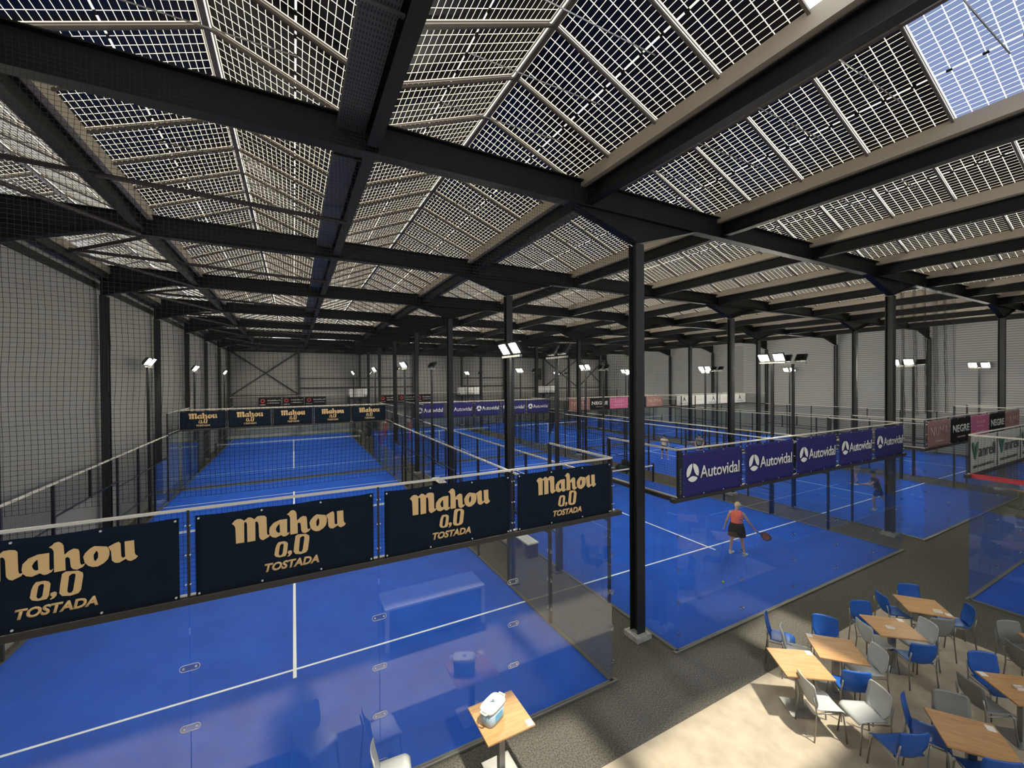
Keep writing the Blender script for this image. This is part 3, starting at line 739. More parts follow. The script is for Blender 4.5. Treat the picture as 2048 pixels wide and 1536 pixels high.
def cloth(w, h, M, parent, amp=.004, folds=False, th=.003):
    nx, nz = 24, 12; b = MB(); vs = []
    ph = random.random()*6
    for side in (0, 1):
        for j in range(nz+1):
            for i in range(nx+1):
                u, v = i/nx, j/nz
                y = amp*(math.sin(u*9+ph)+math.sin(v*7+u*4+ph))*(math.sin(math.pi*u)*.7+.3)
                if folds:
                    for cx in (0, 1):
                        du = abs(u-cx); dv = 1-v
                        r = math.hypot(du*w, dv*h); a = math.atan2(dv*h, du*w)
                        y -= .012*math.exp(-((a-.72)/.09)**2)*math.exp(-r/.7)
                    y -= .007*math.exp(-((v-.18-.5*(2*u-1)**2)/.07)**2)
                sag = -.012*math.sin(math.pi*u*3)**2*(v > .95)
                vs.append(((u-.5)*w, y+side*th, (v-.5)*h+sag))
    N = (nx+1)*(nz+1); fs = []
    for j in range(nz):
        for i in range(nx):
            a = j*(nx+1)+i; q = (a, a+1, a+nx+2, a+nx+1)
            fs.append(q); fs.append(tuple(k+N for k in q[::-1]))
    edge = [i for i in range(nx+1)]+[j*(nx+1)+nx for j in range(1, nz+1)]+[nz*(nx+1)+i for i in range(nx-1, -1, -1)]+[j*(nx+1) for j in range(nz-1, 0, -1)]
    for a, c in zip(edge, edge[1:]+edge[:1]): fs.append((c, a, a+N, c+N))
    b.add(vs, fs)
    return b.obj('banner_cloth', M, parent, smooth=True)
cache = {}
def mahou_meshes():
    if 'm' not in cache:
        L = MAHOU
        big = poly_mesh([L['m'], L['a'], L['ah'], L['h'], L['o'], L['oh'], L['u']], 'gothic_lettering')
        num = poly_mesh([L['z'], L['zh'], L['c'], L['Z'], L['Zh']], 'number_lettering')
        tx = text_mesh('TOSTADA', .575, .098, 'small_lettering', shear=.22, bold=.042)
        stand(big, 0, 0, -.014); stand(num, 0, 0, -.014); stand(tx, 0, -.27, -.014)
        cache['m'] = (big, num, tx)
    return cache['m']
def put(t, name, me, M):
    if not me.materials: me.materials.append(M)
    for p in me.polygons: p.material_index = 0
    o = bpy.data.objects.new(name, me); C.objects.link(o); o.parent = t; return o
def eyelets(t, w, h):
    b = MB()
    for x in (-w/2+.03, -w/6, w/6, w/2-.03):
        for z in (h/2-.03, -h/2+.03): b.tube([(x, -.012, z), (x, -.004, z)], .011, 8)
    b.obj('eyelet_row', MT['chrome'], t)
def banner(x, y, z, w, h, M, label, group, folds=False, near=True):
    t = thing('advertising_banner', label, 'banner', (x, y, z), 0, group)
    cloth(w, h, M, t, .003, folds)
    if near: eyelets(t, w, h)
    return t
def beer(x, y, label, group, near):
    t = banner(x, y, 3.5, 1.86, .88, MT['navy'], label, group, False, near)
    for nme, me in zip(('gothic_lettering', 'number_lettering', 'small_lettering'), mahou_meshes()): put(t, nme, me, MT['gold'])
def auto_meshes():
    if 'a' not in cache:
        def arc(a0, a1, r=.182, n=10): return [(r*math.cos(math.radians(a0+(a1-a0)*k/n)), r*math.sin(math.radians(a0+(a1-a0)*k/n))) for k in range(n+1)]
        left = arc(94, 205)+[(-.105, -.055), (-.06, .0), (-.03, .07), (-.013, .13)]
        right = [(0-p[0], p[1]) for p in left][::-1]
        bot = arc(219, 321)+[(.08, -.082), (0, -.066), (-.08, -.082)]
        logo = poly_mesh([left, right, bot], 'round_emblem'); stand(logo, -.66, .03, -.022)
        tx = text_mesh('Autovidal', 1.27, .25, 'wordmark', bold=.012, space=.96); stand(tx, .195, .02, -.022)
        cache['a'] = (logo, tx)
    return cache['a']
def auto(x, y, label, group, near):
    t = banner(x, y, 3.5, 1.86, .90, MT['indigo'], label, group, near, near)
    for nme, me in zip(('round_emblem', 'wordmark'), auto_meshes()): put(t, nme, me, MT['offwhite'])
def words(key, body, w, h, x, z, bold=0.0, shear=0, space=1):
    if key not in cache: cache[key] = stand(text_mesh(body, w, h, key, shear, bold, space), x, z, -.014)
    return cache[key]
def squiggle(key, rows):
    """illegible small print: short strokes in rows (x0, x1, z, height)"""
    if key not in cache:
        b = MB(); rnd = random.Random(len(key))
        for (x0, x1, z, h) in rows:
            x = x0
            while x < x1:
                wd = rnd.uniform(.25, .7)*h
                hh = h*rnd.choice((1, 1, .75, .6))
                b.box((x, -.0165, z-h/2), (min(x+wd*.45, x1), -.014, z-h/2+hh)); x += wd
        cache[key] = b.mesh(key, [])
    return cache[key]
def rose(kind, x, y, label, group, near):
    M = {'numa': MT['rose'], 'negre': MT['blackb'], 'pink': MT['pink']}[kind]
    t = banner(x, y, 3.5, 1.94, .91, M, label, group, False, near)
    if kind == 'numa':
        put(t, 'thin_lettering', words('numa', 'NUMA', 1.5, .31, 0, .08, -.012), MT['rosel'])
        put(t, 'small_print', squiggle('numas', [(-.33, .33, -.25, .06)]), MT['rosel'])
    elif kind == 'negre':
        put(t, 'bold_lettering', words('negre', 'NEGRE', 1.6, .27, -.02, .06, .03), MT['offwhite'])
        put(t, 'small_print', squiggle('negres', [(-.38, .38, -.24, .05)]), MT['rosel'])
    else:
        put(t, 'lettering_pattern', squiggle('pinks', [(-.5, .5, .19, .13), (-.42, .3, .03, .05), (-.55, .5, -.17, .12), (-.4, .3, -.31, .04)]), MT['pinkl'])
pos = [ORD[1], ORD[2], ORD[3], ORD[4], ORD[5]]
for k in range(4): beer(-7+2*k, -.055, 'dark navy banner with gold lettering, %s of four on the nearest court wall' % ['leftmost', 'second', 'third', 'rightmost'][k], 'nearest dark navy banners', True)
for k in range(5): beer(-9+2*k, 19.94, 'small distant dark navy banner with gold lettering, %s of five on the far wall' % pos[k], 'distant dark navy banners', False)
wA = (11.74-1.69)/5
for k in range(5): auto(1.69+wA*(k+.5), -.055, 'indigo banner with white round emblem and wordmark, %s of five on the near wall' % pos[k], 'near indigo banners', True)
for k in range(5): auto(1.69+wA*(k+.5), 19.94, 'small distant indigo banner with white emblem, %s of five on the far wall' % pos[k], 'distant indigo banners', False)
wR = (23.49-13.47)/5
kinds = ['numa', 'negre', 'pink', 'negre', 'numa']
kl = ['dusty rose banner with thin pale letters', 'black banner with bold white letters', 'pink banner with pale print', 'black banner with bold white letters', 'dusty rose banner with thin pale letters']
for k in range(5):
    rose(kinds[k], 13.47+wR*(k+.5), -.055, kl[k]+', %s from left on the near right wall' % pos[k], 'near rose and black banners', True)
    rose(kinds[k], 13.47+wR*(k+.5), 19.94, 'small distant '+kl[k]+', %s on the far wall' % pos[k], 'distant rose and black banners', False)
for k in range(3):
    t = banner(9.45+2*(k+.5)+.02, -2.03, 3.5, 1.92, .92, MT['cream'], 'cream banner with green V and dark letters behind wire mesh, %s of three' % pos[k], 'cream banners at right', False, True)
    if 'van' not in cache: cache['van'] = stand(poly_mesh([[(-.93, .27), (-.86, .31), (-.76, .28), (-.70, .02), (-.63, .26), (-.52, .31), (-.48, .28), (-.66, -.12), (-.72, -.12)]], 'green_v'), 0, 0, -.014)
    put(t, 'green_initial', cache['van'], MT['green'])
    put(t, 'dark_lettering', words('vant', 'anrell', 1.2, .30, .17, .07, .0), MT['ink'])
    put(t, 'small_print', squiggle('vans', [(-.85, .70, -.29, .07)]), MT['ink'])
for k in range(5):
    t = banner(25.2+2*(k+.5), 19.94, 3.5, 1.92, .90, MT['whiteb'], 'distant white banner with faint print, %s of five at the far right wall' % pos[k], 'distant white banners', False, False)
    if k % 2 == 0:
        if 'fig' not in cache: cache['fig'] = stand(poly_mesh([[(0, .28), (.05, .24), (.03, .16), (.10, .05), (.26, -.2), (.2, -.2), (.05, -.02), (-.02, -.05), (-.18, -.2), (-.24, -.2), (-.08, 0), (-.05, .15), (-.06, .24)]], 'figure_emblem'), 0, .06, -.014)
        put(t, 'figure_emblem', cache['fig'], MT['ink']); put(t, 'small_print', squiggle('figs', [(-.6, .6, -.27, .08)]), MT['ink'])
    else:
        put(t, 'faint_print', squiggle('fnt', [(-.6, .6, .02, .1)]), MT['rosel'])
for gi, (xs, side) in enumerate((((-7.0, -5.0, -3.0), 'left court'), ((4.2, 6.2, 8.2), 'second court'))):
    for k, x in enumerate(xs):
        t = banner(x, 40.54, 3.45, 1.9, .86, MT['blackb'], 'tiny black banner with red emblem by back wall, %s of three, %s' % (pos[k], side), 'black back wall banners', False, False)
        if 'red' not in cache:
            cache['red'] = stand(poly_mesh([[(.2*math.cos(a*.3927), .2*math.sin(a*.3927)) for a in range(16)], [(.1*math.cos(a*.785), .1*math.sin(a*.785)) for a in range(8)]], 'ring_emblem'), -.6, .1, -.014)
        put(t, 'ring_emblem', cache['red'], MT['redp']); put(t, 'print_pattern', squiggle('wpr', [(-.2, .85, .15, .12), (-.2, .8, -.1, .08), (-.85, -.35, -.25, .1)]), MT['offwhite'])
# enclosure maker's mark on the corner post of the indigo court
t = thing('corner_plate', 'black corner post cover with vertical grey lettering beside the first indigo banner', 'corner post', (1.70, -.05, 3.5))
MB().box((-.055, -.012, -.44), (.055, .0, .5)).obj('cover', MT['fence'], t)
me = text_mesh('SKUNPADEL', .52, .045, 'vertical_lettering'); 
for v in me.vertices: v.co = (-v.co.y, v.co.x, 0)
stand(me, .0, -.1, -.0125); put(t, 'vertical_lettering', me, MT['legmetal'])

# ------------------------------------------------------------------ cafe furniture
def shell(b, fn, nu, nv, th, flip=False):
    vs = []; N = (nu+1)*(nv+1)
    P = [[Vector(fn(2*i/nu-1, j/nv)) for i in range(nu+1)] for j in range(nv+1)]
    nr = [[None]*(nu+1) for _ in range(nv+1)]
    for j in range(nv+1):
        for i in range(nu+1):
            du = P[j][min(i+1, nu)]-P[j][max(i-1, 0)]; dv = P[min(j+1, nv)][i]-P[max(j-1, 0)][i]
            nr[j][i] = du.cross(dv).normalized()
    for s in (0, 1):
        for j in range(nv+1):
            for i in range(nu+1): vs.append(P[j][i]-nr[j][i]*th*s)
    fs = []
    for j in range(nv):
        for i in range(nu):
            a = j*(nu+1)+i; q = (a, a+1, a+nu+2, a+nu+1); fs.append(q); fs.append(tuple(k+N for k in q[::-1]))
    edge = list(range(nu+1))+[j*(nu+1)+nu for j in range(1, nv+1)]+[nv*(nu+1)+i for i in range(nu-1, -1, -1)]+[j*(nu+1) for j in range(nv-1, 0, -1)]
    for a, c in zip(edge, edge[1:]+edge[:1]): fs.append((c, a, a+N, c+N))
    return b.add(vs, fs)
def seat_fn(u, v):
    w = .215 - .025*v + (-.02*(1-v*6)**2 if v < 1/6 else 0)
    y = .215 - .40*v
    z = .452 - (.05*(1-v*5)**2 if v < .2 else 0) - .012*math.sin(math.pi*v)*(1-u*u) + .012*u*u
    return (u*w, y, z)
def back_fn(u, v):
    w = .125 + .085*min(1, v/.35)**.7 - .012*v
    if v > .92: w -= .022*((v-.92)/.08)**2
    y = -.185 - .085*v - .012*math.sin(math.pi*v) + .035*u*u
    z = .452 + .38*v - .008*u*u*v
    return (u*w, y, z)
def chair_proto(M):
    t = thing('cafe_chair', 'x', 'chair', (0, 0, 0), 0, 'cafe chairs')
    shell(MB(), seat_fn, 10, 12, .011).obj('seat', M, t, smooth=True)
    shell(MB(), lambda u, v: back_fn(-u, v), 10, 12, .011).obj('backrest', M, t, smooth=True)
    for s in (-1, 1):
        MB().tube([(s*.215, -.255, .0), (s*.205, -.215, .40), (s*.200, -.225, .50), (s*.195, -.255, .66)], .0105, 8).obj('leg', MT['legmetal'], t, smooth=True)
        MB().tube([(s*.215, .215, .0), (s*.195, .175, .40), (s*.185, .15, .43)], .0105, 8).obj('leg', MT['legmetal'], t, smooth=True)
    MB().tube([(-.205, -.20, .425), (-.185, .15, .425), (.185, .15, .425), (.205, -.20, .425)], .009, 6).obj('seat_frame', MT['legmetal'], t, smooth=True)
    return t
protos = {}
def chair(col, x, y, face, label):
    M = {'blue': MT['bluepl'], 'white': MT['whitepl'], 'grey': MT['greypl']}[col]
    if col not in protos: o = protos[col] = chair_proto(M)
    else: o = copy_tree(protos[col])
    o.location = (x, y, .004 if y < -1.3 else 0.0); o.rotation_euler = (0, 0, math.radians(face-90)); o['label'] = label
    return o
chair('blue', 3.20, -1.12, -60, 'sunlit blue cafe chair behind the leftmost table, seen side-on with its seat clear')
chair('white', 3.04, -1.50, -58, 'white cafe chair seen edge-on between the two sunlit orange tables')
chair('blue', 3.79, -1.60, -150, 'blue cafe chair facing the camera behind the second sunlit table')
chair('blue', 2.90, -2.31, 50, 'blue cafe chair seen from behind, between the two sunlit tables')
chair('white', 2.11, -2.31, -30, 'white cafe chair seen from behind at the near corner of leftmost table')
chair('white', 2.42, -2.71, 150, 'white cafe chair with broad seat towards camera, second white chair near leftmost table')
chair('white', 3.55, -2.27, 146, 'white cafe chair tucked against the right side of the second sunlit table')
chair('white', 4.62, -2.05, -31, 'pale cafe chair seen from behind left of the third table with the cream tray')
chair('blue', 5.12, -1.74, -121, 'blue cafe chair half hidden behind the third table')
chair('blue', 6.19, -1.75, -38, 'blue cafe chair in profile between the third and the rearmost table')
chair('blue', 6.84, -1.89, -130, 'blue cafe chair facing the camera beyond the rearmost table')
chair('blue', 6.76, -2.48, 126, 'blue cafe chair right of the rearmost table by the glass court corner')
chair('white', 5.30, -2.36, 148, 'pale cafe chair at the right side of the third table')
chair('grey', 6.01, -2.39, 51, 'grey cafe chair seen from behind in front of the rearmost table')
chair('blue', 4.68, -2.53, 52, 'blue cafe chair seen from behind in front of the third table')
chair('blue', 4.92, -3.45, -130, 'blue cafe chair behind the wooden table at the right edge')
chair('grey', 4.22, -3.52, -31, 'grey cafe chair seen from behind left of the right-edge table')
chair('grey', 3.20, -3.50, -143, 'grey cafe chair facing the camera behind the nearest bottom-right table')
chair('blue', 2.75, -3.31, -71, 'blue cafe chair seen edge-on left of the nearest bottom-right table')
chair('blue', 2.16, -3.18, 62, 'blue cafe chair seen from behind at the bottom edge, its seat facing away')
chair('grey', 6.66, -3.39, -123, 'grey cafe chair facing the camera at the far right edge')
chair('grey', 6.06, -3.62, -42, 'grey cafe chair seen from behind at the far right edge, before the cut-off table')
chair('blue', 2.62, -3.87, 50, 'blue cafe chair under the near edge of the bottom-right table, mostly cut off')
chair('white', -3.90, -.36, -8, 'white cafe chair beside the court glass at the bottom edge, left of cooler table')
chair('white', -4.75, -.62, 60, 'pale cafe chair below the frame, seen only reflected in the court glass')
def table_proto():
    t = thing('cafe_table', 'x', 'table', (0, 0, 0), 0, 'cafe tables')
    MB().box((-.35, -.35, .726), (.35, .35, .75)).obj('tabletop', MT['wood'], t, bevel=.004)
    MB().box((-.045, -.045, .012), (.045, .045, .715)).obj('pedestal', MT['legmetal'], t, bevel=.006)
    b = MB(); b.box((-.21, -.21, 0), (.21, .21, .012)); b.obj('base_plate', MT['legmetal'], t, bevel=.004)
    MB().box((-.12, -.12, .715), (.12, .12, .726)).obj('top_bracket', MT['legmetal'], t)
    return t
tp0 = table_proto()
def table(x, y, rz, label, sticker, first=False):
    o = tp0 if first else copy_tree(tp0)
    o.location = (x, y, .004 if y < -1.3 else 0); o.rotation_euler = (0, 0, math.radians(rz)); o['label'] = label
    if sticker:
        lx, ly = sticker
        MB().box((lx-.045, ly-.055, .7502), (lx+.045, ly+.055, .7515)).obj('sticker', MT['sticker'], o)
    return o
table(-2.48, -.535, 0, 'square oak cafe table by the court glass carrying the blue and white cooler', (.295, -.285))
table(2.275, -1.908, -36, 'sunlit square oak cafe table, leftmost of the cafe group', (.29, .285))
table(3.215, -2.003, -46, 'sunlit square oak cafe table, second from left, touching the leftmost one', (-.295, .285))
table(4.838, -2.185, -42, 'square oak cafe table with a cream tray, amid blue and grey chairs', (.29, .285))
table(6.302, -2.155, -50, 'rearmost square oak cafe table near the glass corner of the right-edge court', (.29, -.25))
table(2.75, -3.72, -55, 'nearest square oak cafe table at bottom right', (.28, .25))
table(4.54, -3.81, -40, 'square oak cafe table cut by the right edge of the picture', (-.285, .29))
table(6.60, -3.83, -45, 'square oak cafe table, only a corner visible at the far right edge', None)
tp0.location = (-1.2, -3.9, .004); tp0['label'] = 'square oak cafe table below the frame, seen only in reflections'
for x, y, rz, lab in ((4.761, -2.185, -42, 'small cream tray on the third cafe table'), (6.25, -2.40, -50, 'small cream tray on the rearmost cafe table'), (4.537, -3.778, -40, 'small cream tray on the right-edge cafe table')):
    t = thing('condiment_tray', lab, 'tray', (x, y, .754), math.radians(rz), 'table trays')
    b = MB(); b.box((-.06, -.04, 0), (.06, .04, .008)); b.box((-.06, -.04, .008), (-.052, .04, .028)); b.box((.052, -.04, .008), (.06, .04, .028)); b.box((-.052, -.04, .008), (.052, -.032, .028)); b.box((-.052, .032, .008), (.052, .04, .028))
    b.obj('tray_body', MT['sticker'], t); MB().box((-.045, -.028, .008), (.045, .028, .022)).obj('sachets', MT['rosel'], t, bevel=.004)
# cooler
t = thing('cool_box', 'blue cool box with white lid standing on the oak table by the glass', 'cool box', (-2.60, -.535, .7505), math.radians(27))
MB().lathe([(.85, 0), (.97, .01), (1, .05), (1.04, .19)], 32, 0, (0,0,0), .165, .105, 4).obj('body', MT['coolgrey'], t, smooth=True)
for s, w in ((-1, .075), (1, .085)): MB().box((-w, s*.104-.006, .05), (w, s*.104+.006, .145)).obj('blue_panel', MT['coolblue'], t, bevel=.008)
MB().box((.158, -.05, .05), (.170, .05, .145)).obj('blue_panel', MT['coolblue'], t, bevel=.008)
MB().lathe([(1.0, .19), (1.08, .195), (1.1, .215), (1.04, .235), (.9, .245)], 32, 0, (0,0,0), .168, .108, 4).obj('lid', MT['coolwhite'], t, smooth=True)
MB().tube([(-.185, -.05, .205), (-.215, -.045, .215), (-.215, .045, .215), (-.185, .05, .205)], .012, 8).obj('handle', MT['coolwhite'], t, smooth=True)
MB().tube([(.185, -.05, .205), (.215, -.045, .215), (.215, .045, .215), (.185, .05, .205)], .012, 8).obj('handle', MT['coolwhite'], t, smooth=True)
b = MB()
for (x, y, r) in ((0, 0, .02), (.022, .012, .014), (-.02, .016, .013), (.004, -.022, .012), (.03, -.012, .01)): b.tube([(x, y, .2452), (x, y, .2462)], r, 10)
b.obj('lid_emblem', MT['greyblue'], t)
# low counter and bench that the court glass mirrors
t = thing('low_counter', 'low dark counter with white edges, seen only mirrored in the court glass', 'counter', (-2.33, -3.1, .004), 0)
MB().box((-1.03, -.35, .08), (1.03, .30, .80)).obj('body', MT['greyblue'], t); MB().box((-1.08, -.4, .80), (1.08, .36, .84)).obj('worktop', MT['white'], t)
MB().box((-1.08, .30, .0), (-1.0, .36, .80)).obj('end_panel', MT['white'], t); MB().box((1.0, .30, .0), (1.08, .36, .80)).obj('end_panel', MT['white'], t)

# ------------------------------------------------------------------ things on and between the courts
o = MB().lathe([(0.001, -.033), (.013, -.0303), (.0235, -.023), (.031, -.011), (.033, 0), (.031, .011), (.0235, .023), (.013, .0303), (.001, .033)], 14).obj('padel_ball', MT['ball'], smooth=True)
o.location = (4.98, 1.33, .050); tag(o, 'yellow-green ball lying on the blue court behind the woman in the vest', 'ball')
def bench(x, y, label):
    t = thing('player_bench', label, 'bench', (x, y, 0), 0, 'benches between the courts')
    for s in (-1, 1): MB().box((-.17, s*.5-.1, 0), (.17, s*.5+.1, .42)).obj('end_block', MT['bag'], t)
    for k in range(3): MB().box((-.19+k*.13, -.62, .42), (-.07+k*.13, .62, .46)).obj('seat_slat', MT['sticker'], t)
bench(1.40, 5.68, 'dark bench with pale slats in the gangway by the first side glass')
bench(1.40, 14.2, 'dark bench with pale slats farther along the first gangway')
# pile of bags beside the net post of the second court
for k, (x, y, z, rz, M, lab) in enumerate([(12.45, 13.25, 0, 20, 'bag', 'large black sports bag lowest in the pile by the net post'), (12.80, 12.75, 0, -30, 'bag', 'black sports bag on the floor at the right of the bag pile'),
        (12.55, 12.95, .31, 60, 'bag', 'black sports bag lying across the top of the pile'), (12.25, 12.75, 0, 80, 'baggreen', 'dark green sports bag at the left of the bag pile')]):
    t = thing('sports_bag', lab, 'bag', (x, y, z), math.radians(rz), 'bag pile')
    MB().lathe([(.75, 0), (.95, .03), (1, .12), (.95, .22), (.7, .29), (.3, .31)], 20, 0, (0,0,0), .42, .19, 3.2).obj('body', MT[M], t, smooth=True)
    MB().tube([(-.15, .0, .29), (-.1, .0, .37), (.1, .0, .37), (.15, .0, .29)], .014, 6).obj('carry_strap', MT['fence'], t)
# feather flags
def flag(x, y, rz, lab, M):
    t = thing('feather_flag', lab, 'flag', (x, y, 0), math.radians(rz), 'feather flags')
    MB().box((-.2, -.03, 0), (.2, .03, .03)).box((-.03, -.2, 0), (.03, .2, .03)).obj('cross_base', MT['fence'], t)
    pts = [(0, 0, .03), (0, 0, 1.6), (.02, 0, 2.3), (.12, 0, 2.75), (.32, 0, 2.95), (.55, 0, 2.85), (.66, 0, 2.6)]
    MB().tube(pts, .012, 6).obj('pole', MT['fence'], t)
    out = [(.02, .55), (.02, 1.6), (.04, 2.3), (.14, 2.73), (.33, 2.92), (.54, 2.83), (.65, 2.6), (.66, 2.1), (.5, 1.5), (.25, .9)]
    n = len(out); b = MB(); b.add([(a, -.004+.03*math.sin(z*2.5), z) for a, z in out]+[(a, .004+.03*math.sin(z*2.5), z) for a, z in out],
          [tuple(range(n)), tuple(range(2*n-1, n-1, -1))]+[(i, i+n, (i+1)%n+n, (i+1)%n) for i in range(n)])
    b.obj('sail', M, t)
    MB().box((.22, -.035, 2.35), (.52, -.02, 2.6)).obj('print_mark', MT['offwhite'], t) if M is MT['flagred'] else None
flag(.45, 25.0, 10, 'red feather flag standing between the far left courts', MT['flagred'])
flag(1.05, 24.2, 20, 'dark feather flag beside the red one between the far left courts', MT['flaggrey'])
flag(13.9, 23.4, 5, 'dark feather flag between the far second and third courts', MT['flaggrey'])
flag(14.35, 23.2, 15, 'red feather flag between the far second and third courts', MT['flagred'])
# platforms by the back wall
for x0, x1, lab in ((.1, 2.2, 'raised platform with white railing panel on dark legs, left end of the back wall'), (12.2, 15.4, 'wider raised platform with white railing panel on dark legs, middle of back wall'), (23.4, 26.4, 'raised platform with pale railing panel, right half of the back wall')):
    t = thing('raised_platform', lab, 'platform', ((x0+x1)/2, 41.0, 0), 0, 'back wall platforms'); w = (x1-x0)/2
    MB().box((-w, -.35, 3.55), (w, .35, 3.7)).obj('deck', MT['fence'], t)
    MB().box((-w, -.37, 3.75), (w, -.34, 4.6)).obj('railing_panel', MT['whiteb'], t)
    for s in (-w+.06, -w/3, w/3, w-.06):
        MB().box((s-.04, -.3, 0), (s+.04, -.22, 3.55)).obj('leg', MT['fence'], t); MB().box((s-.02, -.40, 3.7), (s+.02, -.37, 4.65)).obj('railing_post', MT['fence'], t)
t = thing('hoist_box', 'dark box hanging on the back wall above the right platform', 'box', (24.0, 41.5, 6.2))
MB().box((-.4, -.25, -.75), (.4, .24, .75)).obj('casing', MT['bag'], t, bevel=.04); MB().box((-.3, -.27, -.1), (.3, -.251, .5)).obj('front_cover', MT['steel'], t)
# ------------------------------------------------------------------ people
def skinned(name, chains, M, parent, root=0, sub=2):
    """chains: list of [(key or None, (x,y,z), r)], a repeated key joins onto the earlier joint"""
    vs, es, rs, keys = [], [], [], {}
    for ch in chains:
        prev = None
        for key, p, r in ch:
            if key is not None and key in keys and p is None: i = keys[key]
            else:
                i = len(vs); vs.append(p); rs.append(r if isinstance(r, tuple) else (r, r))
                if key is not None: keys[key] = i
            if prev is not None: es.append((prev, i))
            prev = i
    me = bpy.data.meshes.new(name); me.from_pydata(vs, es, []); me.materials.append(M)
    o = bpy.data.objects.new(name, me); C.objects.link(o); o.parent = parent
    sk = o.modifiers.new('skin', 'SKIN'); sk.use_smooth_shade = True
    for i, d in enumerate(me.skin_vertices[0].data):
        d.radius = rs[i]; d.use_root = (i == root)
    sb = o.modifiers.new('sub', 'SUBSURF'); sb.levels = sub; sb.render_levels = sub
    return o
def loft(rings, n=20):
    """rings: (cx, cy, z, rx, ry)"""
    b = MB(); vs = []
    for cx, cy_, z, rx, ry in rings:
        for k in range(n):
            a = 2*math.pi*k/n; vs.append((cx+rx*math.cos(a), cy_+ry*math.sin(a), z))
    fs = []
    for i in range(len(rings)-1):
        for k in range(n): fs.append((i*n+k, i*n+(k+1)%n, (i+1)*n+(k+1)%n, (i+1)*n+k))
    fs += [tuple(range(n))[::-1], tuple((len(rings)-1)*n+k for k in range(n))]
    return b.add(vs, fs)
def V(p): return Vector(p)
def hand(chains, wrist_key, wrist, d, side, up):
    """palm, four curled fingers and a thumb growing from the wrist along d"""
    d = V(d).normalized(); s = V(side).normalized(); u = V(up).normalized()
    w = V(wrist); palm = w + d*.055
    chains.append([(wrist_key, None, 0), (wrist_key+'p', tuple(palm), (.026, .015))])
    for k, (off, ln) in enumerate(((-.024, .062), (-.008, .072), (.008, .068), (.023, .052))):
        a = palm + s*off + d*.035; b_ = a + d*ln*.55 - u*.012; c = b_ + d*ln*.25 - u*.03
        chains.append([(wrist_key+'p', None, 0), (None, tuple(a), .0095), (None, tuple(b_), .0085), (None, tuple(c), .007)])
    t0 = w + d*.02 - s*.03; t1 = t0 + d*.035 - s*.02 - u*.01
    chains.append([(wrist_key, None, 0), (None, tuple(t0), .011), (None, tuple(t1), .009)])
